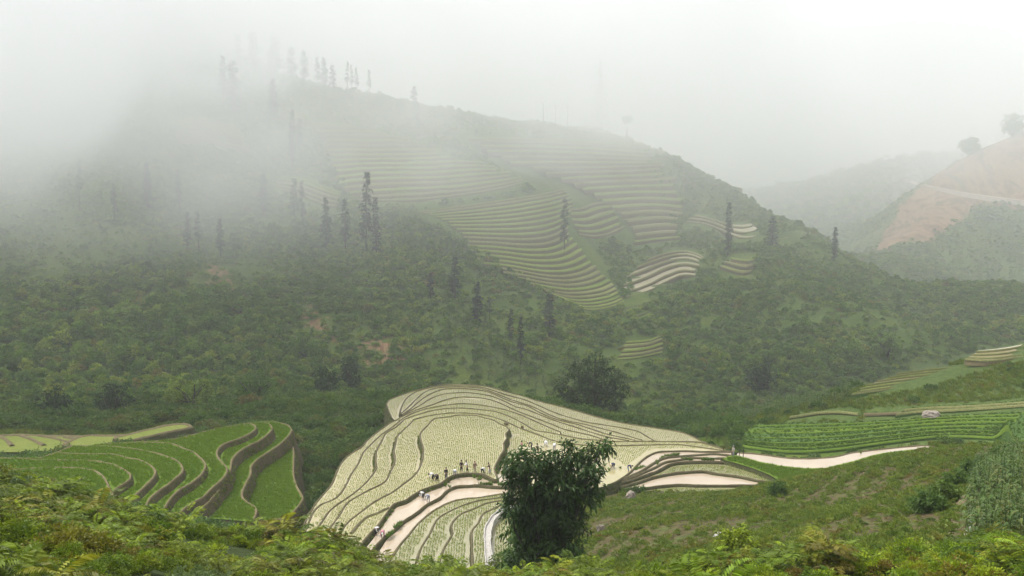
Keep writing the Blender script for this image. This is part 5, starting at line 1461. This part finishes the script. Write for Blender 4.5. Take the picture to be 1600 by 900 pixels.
def figure(pose):
    p = POSES[pose]
    V, E, Rr = [], [], []
    def add(v, r, parent=None):
        V.append(np.array(v, float)); Rr.append(r)
        if parent is not None: E.append((parent, len(V) - 1))
        return len(V) - 1
    c = p["core"]
    ids = [add(c[0], (.125, .10))]
    for v, r in zip(c[1:], ((.115, .09), (.14, .10), .052, .078, .082)):
        ids.append(add(v, r, ids[-1]))
    face = np.array(c[5]) - np.array(c[4])
    fw = np.array([face[2], 0, -face[0]]); fw = fw / (np.linalg.norm(fw) + 1e-6)
    add(np.array(c[4]) * 0.55 + np.array(c[5]) * 0.45 + fw * 0.10, .014, ids[4])      # nose
    for lg in p["legs"]:
        k = ids[0]
        for v, r in zip(lg, (.095, .062, .042, .034)): k = add(v, r, k)
    for am in p["arms"]:
        k = ids[2]
        for v, r in zip(am, (.062, .043, .03)): k = add(v, r, k)
        d = unit(np.array(am[2]) - np.array(am[1]))
        side = unit(np.cross(d, np.array([0.3, 0, 1.0])))
        palm = add(np.array(am[2]) + d * 0.06, (.032, .018), k)
        for f in range(4):
            a = add(V[palm] + d * 0.045 + side * (f - 1.5) * 0.019, .009, palm)
            add(V[a] + d * (0.04 + 0.008 * (1.5 - abs(f - 1.5))) + np.array([0, 0, -.012]), .008, a)
        th = add(np.array(am[2]) + d * 0.045 + side * 0.045, .010, palm)
        add(V[th] + d * 0.035 + side * 0.01, .008, th)
    body = skin_mesh("body", V, E, Rr)
    V, E, Rr = [], [], []
    a = add(np.array(c[0]) + (np.array(c[0]) - np.array(c[1])) * 0.12, (.15, .125)); k = a
    b = add(c[1], (.135, .11), k); b2 = add(c[2], (.165, .12), b); add(np.array(c[2]) * 0.45 + np.array(c[3]) * 0.55, .075, b2)
    for am in p["arms"]:
        k = add(am[0], .078, b2); k = add(am[1], .058, k); add(np.array(am[1]) * 0.25 + np.array(am[2]) * 0.75, .05, k)
    shirt = skin_mesh("shirt", V, E, Rr)
    V, E, Rr = [], [], []
    a = add(c[0], (.148, .12)); add(np.array(c[0]) * 0.75 + np.array(c[1]) * 0.25, (.14, .11), a)
    for lg in p["legs"]:
        k = add(lg[0], .112, a); k = add(lg[1], .08, k); add(np.array(lg[1]) * 0.35 + np.array(lg[2]) * 0.65, .066, k)
    trousers = skin_mesh("trousers", V, E, Rr)
    # hair and hats sit on the crown
    top = np.array(c[5]); ax = unit(np.array(c[5]) - np.array(c[4]))
    e1 = unit(np.cross(ax, [0, 1.0, 0])); e2 = np.cross(ax, e1)
    def lathe(name, prof):
        n = 14
        th = np.linspace(0, 2 * math.pi, n, endpoint=False)
        VV = np.vstack([top + ax * h + r * (e1 * np.cos(th)[:, None] + e2 * np.sin(th)[:, None]) for r, h in prof])
        Q = [(i * n + k, i * n + (k + 1) % n, (i + 1) * n + (k + 1) % n, (i + 1) * n + k) for i in range(len(prof) - 1) for k in range(n)]
        return quad_mesh(name, VV, np.array(Q), None, True)
    hair = lathe("hair", [(.085, -.06), (.094, -.01), (.09, .04), (.065, .085), (.02, .102), (.001, .103)])
    hat = lathe("conical_hat", [(.22, -.015), (.225, -.005), (.15, .055), (.08, .11), (.02, .155), (.001, .16), ])
    scarf = lathe("head_scarf", [(.09, -.09), (.105, -.03), (.10, .04), (.07, .09), (.02, .108), (.001, .109)])
    return dict(body=body, shirt=shirt, trousers=trousers, hair=hair, conical_hat=hat, head_scarf=scarf)
FIG = {k: figure(k) for k in POSES}
def person(u, v, z, pose, face, shirt, trousers, head, label, group, scale=1.0):
    """face: heading in degrees, 0 = to the right of the picture, 90 = away from the camera"""
    P = atZ(u, v, z)
    f = FIG[pose]
    o = empty("person", (P[0], P[1], z - 0.10), R(face))
    o.scale = (scale,) * 3
    tag(o, label, "person", group)
    def part(nm, mat):
        q = bpy.data.objects.new(nm, f[nm])
        link(q, o)
        if not f[nm].materials: f[nm].materials.append(None)
        q.material_slots[0].link = 'OBJECT'
        q.material_slots[0].material = mat
        return q
    part("body", M_SKIN); part("shirt", CLOTH[shirt]); part("trousers", CLOTH[trousers])
    part("hair", M_HAIR)
    if head == "hat": part("conical_hat", CLOTH["straw"])
    elif head: part("head_scarf", CLOTH[head])
    return o
Zp, Z0, Z1 = -40.9, -40.0, -40.4
PEOPLE = [
 (721,737,Z0,"stand",70,"black","black","black","person in black standing upright at the edge of the crown paddy"),
 (730,737,Z0,"reach",190,"white","black",None,"person in white shirt and dark trousers reaching forward beside the one in black"),
 (742,738.5,Z0,"stand",100,"brown","tan","brown","person in brown standing right of the white shirted one"),
 (754,740,Z0,"deep",60,"white","black","white","person in white crouching low at the pond's upper bund"),
 (765,740.5,Z0,"reach",170,"black","grey",None,"person in dark clothes leaning left at the end of the row on the bund"),
 (711,743,Z0,"deep",110,"white","grey","white","person in pale clothes squatting at the bend of the bund"),
 (676,750,Z0,"bend",200,"white","black",None,"person in white bending to the left among the seedlings"),
 (683,752,Z0,"bend",250,"black","black","black","person in black bending close behind the one in white"),
 (697,748.5,Z0,"stand",300,"black","navy",None,"person in navy standing alone by the curved bund"),
 (661,780,Z1,"bend",215,"white","black",None,"person with white shirt bending in the narrow pond, left of a pair"),
 (669,784,Z1,"bend",240,"blue","grey","grey","person in blue-grey bending in the narrow pond, right of a pair"),
 (587.5,836,Z1,"bend",320,"white","black",None,"person in white bending at the low end of the narrow pond"),
 (598,839,Z1,"deep",270,"pink","black","white","person with pale headcloth stooping at the low end of the narrow pond"),
 (815,705,Zp,"stand",340,"pink","navy",None,"person in pink top standing in the muddy paddy above the tree"),
 (830,701,Zp,"bend",180,"black","black",None,"person in black bending left in the muddy paddy above the tree"),
 (841,709,Zp,"reach",200,"brown","brown","black","person in brown stooping just above the tree top"),
 (853,697,Zp,"deep",260,"white","blue","white","person in white crouching farthest back in the muddy paddy"),
 (866,704,Zp,"bend",80,"white","grey","white","person in white bending away at the right of the group above the tree"),
 (958,732,Zp,"deep",215,"navy","navy","hat","person in navy with pale conical hat stooping right of the tree"),
 (982,737,Zp,"bend",345,"navy","blue",None,"person in navy bending right, nearest the stepped ponds"),
 (797,747,Zp,"stand",250,"black","navy",None,"person in dark clothes partly hidden by the tree's left side"),
 (1146,713,-41.0,"stand",200,"tan","grey","grey","person in pale clothes standing alone where pond and paddies meet"),
]
for q in PEOPLE:
    person(*q, "people planting rice")

# ------------------------------------------------------------------ bundles of seedlings waiting on the water
r_ = np.random.default_rng(8)
BM = []
for k in range(4):
    V, Q, T = join(blades(r_, 26, 0.48, 0.10, 0.06, 0.75) + [(*tube(np.array([[0, 0, -.02], [0, 0, .05], [0, 0, .12]]), [.10, .085, .09], 6), np.zeros(12))])
    me = quad_mesh("seedling_bundle", V, Q, M_BUNDLE); face_attr(me, "tint", T)
    BM.append(me)
def bundles(pts, z, label, jit=0.8):
    for i, (u, v) in enumerate(pts):
        P = atZ(u + random.uniform(-jit, jit), v + random.uniform(-jit, jit) * 0.6, z)
        o = link(bpy.data.objects.new("seedling_bundle", BM[i % 4]))
        o.location = (P[0], P[1], z)
        o.rotation_euler = (random.gauss(0, .15), random.gauss(0, .15), random.uniform(0, 6.28))
        s = random.uniform(0.85, 1.25); o.scale = (s * 1.15, s * 1.15, s)
        tag(o, label.replace("green seedling bundle ", "green seedling bundle, %s from left, " % ORD[i]).replace("green tuft ", "green tuft, %s from left, " % ORD[i]), "seedlings", label)
def along(a, b, n):
    return [(a[0] + (b[0] - a[0]) * k / (n - 1), a[1] + (b[1] - a[1]) * k / (n - 1)) for k in range(n)]
bundles([(645,773),(631,781),(629,788)], -40.4, "green seedling bundle at the left margin of the narrow pond")
bundles([(602,814),(592,817)], -40.4, "green seedling bundle alone at the low end of the narrow pond")
bundles(along((606,840), (614,833), 6) + along((618,826), (627,818), 7), -40.4, "green seedling bundle on the bund between the two narrow ponds")
bundles([(697,757),(702,761),(696,760)], -40.4, "green seedling bundle where the narrow pond bends")
bundles([(742,747),(750,749),(753,745),(748,750)], -40.4, "green seedling bundle dropped in the middle of the narrow pond")
bundles(along((751,758), (768,758), 9), -40.4, "green seedling bundle in the straight row near the tree")
bundles(along((780,758), (798,758), 9), -40.4, "green seedling bundle in the row half hidden by the tree")
bundles(along((992,736), (1005,731), 7), -41.15, "green seedling bundle in the slanting row by the stepped ponds")
bundles([(1027,726),(1026,723)] + along((1031,719), (1040,714), 5), -41.15, "green seedling bundle at the bend of the stepped ponds")
bundles(along((1044,714), (1060,712), 8), -41.0, "green seedling bundle in the upper row of the stepped ponds")
bundles(along((1066,719), (1081,719), 8), -41.3, "green seedling bundle in the middle row of the stepped ponds")
bundles(along((1097,719), (1114,719.5), 9), -41.3, "green seedling bundle in the right row of the stepped ponds")
bundles([(951,735),(970,732),(945,728)], -40.9, "green seedling bundle in muddy water beside the stooping pair")
bundles(along((1366,703), (1380,700), 4) + [(1345,708)], -41.15, "green tuft on the near margin of the long pond")

# little gate posts where the long pond drains
for i, u in enumerate((1155, 1161)):
    P = atZ(u, 713, -41.1)
    V, Q = tube(np.array([[0, 0, -.3], [.03, 0, .5], [0, .02, 1.1 + .3 * i]]), [.06, .05, .045], 6)
    o = link(bpy.data.objects.new("stake", quad_mesh("stake", V, Q, M_BARK, True)))
    o.location = tuple(P)
    tag(o, ("short" if i == 0 else "taller") + " wooden stake at the head of the long pond", "stake")

# ------------------------------------------------------------------ the air: even haze and a bank of mist under the cloud
def box_mesh(name, x0, x1, y0, y1, z0, z1, mat):
    V = [(x, y, z) for z in (z0, z1) for (x, y) in ((x0, y0), (x1, y0), (x1, y1), (x0, y1))]
    return mesh_obj(name, V, [(0, 3, 2, 1), (4, 5, 6, 7), (0, 1, 5, 4), (1, 2, 6, 5), (2, 3, 7, 6), (3, 0, 4, 7)], mat)
t = NT("haze_air")
pv = t.node("ShaderNodeVolumePrincipled")
pv.inputs['Color'].default_value = (0.982, 0.99, 0.994, 1)
pv.inputs['Density'].default_value = 0.00022
t.link(pv.outputs[0], t.out.inputs['Volume'])
tag(box_mesh("haze", -2700, 2700, -100, 2700, -94, 215, t.m), "pale even haze filling the valley", "haze", kind="stuff")
t = NT("mist_air")
g = t.node("ShaderNodeNewGeometry")
sx = t.node("ShaderNodeSeparateXYZ"); t.link(g.outputs['Position'], sx.inputs[0])
def mr(val, a, b, c=0.0, d=1.0):
    m = t.node("ShaderNodeMapRange", interpolation_type='SMOOTHSTEP')
    t.link(val, m.inputs['Value'])
    for k, x in (('From Min', a), ('From Max', b), ('To Min', c), ('To Max', d)): m.inputs[k].default_value = x
    return m.outputs[0]
def blob(c, r, soft):
    """1 in the heart of a cloud at c with half-axes r, fading to 0 at its rim"""
    m = t.node("ShaderNodeMapping", vector_type='POINT')
    m.inputs['Location'].default_value = tuple(-a / b for a, b in zip(c, r))
    m.inputs['Scale'].default_value = tuple(1 / b for b in r)
    t.link(g.outputs['Position'], m.inputs['Vector'])
    ln = t.node("ShaderNodeVectorMath", operation='LENGTH')
    t.link(m.outputs[0], ln.inputs[0])
    return mr(ln.outputs['Value'], soft, 1.0, 1.0, 0.0)
nz = mr(t.noise(0.010, 4, 0.6, vec=t.pos((1, 1, 1.4)), dist=0.5), 0.40, 0.62, 0.02, 1.15)
hz = mr(sx.outputs['Z'], -42, 55)
deck = t.math('MULTIPLY', t.math('MULTIPLY', nz, hz), t.math('MULTIPLY', mr(sx.outputs['X'], -260, 260, 1.0, 0.2), 0.0165))
b1 = t.math('MULTIPLY', t.math('MULTIPLY', blob((-235, 400, 45), (150, 150, 78), 0.1), 0.022), t.math('ADD', t.math('MULTIPLY', nz, 0.8), 0.2))
b2 = t.math('MULTIPLY', t.math('MULTIPLY', blob((62, 545, 42), (140, 100, 66), 0.0), 0.019), nz)
deep = mr(sx.outputs['Y'], 360, 900, 0.0006, 0.0024)
b3 = t.math('MULTIPLY', t.math('MULTIPLY', blob((-105, 355, -8), (150, 85, 48), 0.0), 0.0075), t.math('ADD', t.math('MULTIPLY', nz, 0.7), 0.3))
d = t.math('ADD', t.math('ADD', t.math('ADD', deck, deep), b3), t.math('ADD', b1, b2))
pv = t.node("ShaderNodeVolumePrincipled")
pv.inputs['Color'].default_value = (0.989, 0.991, 0.992, 1)
t.link(d, pv.inputs['Density'])
t.link(pv.outputs[0], t.out.inputs['Volume'])
tag(box_mesh("mist", -1200, 1200, 225, 1700, -89, 213, t.m), "bank of low cloud hanging over the upper slopes", "mist", kind="stuff")
cy.volume_step_rate = 1.5
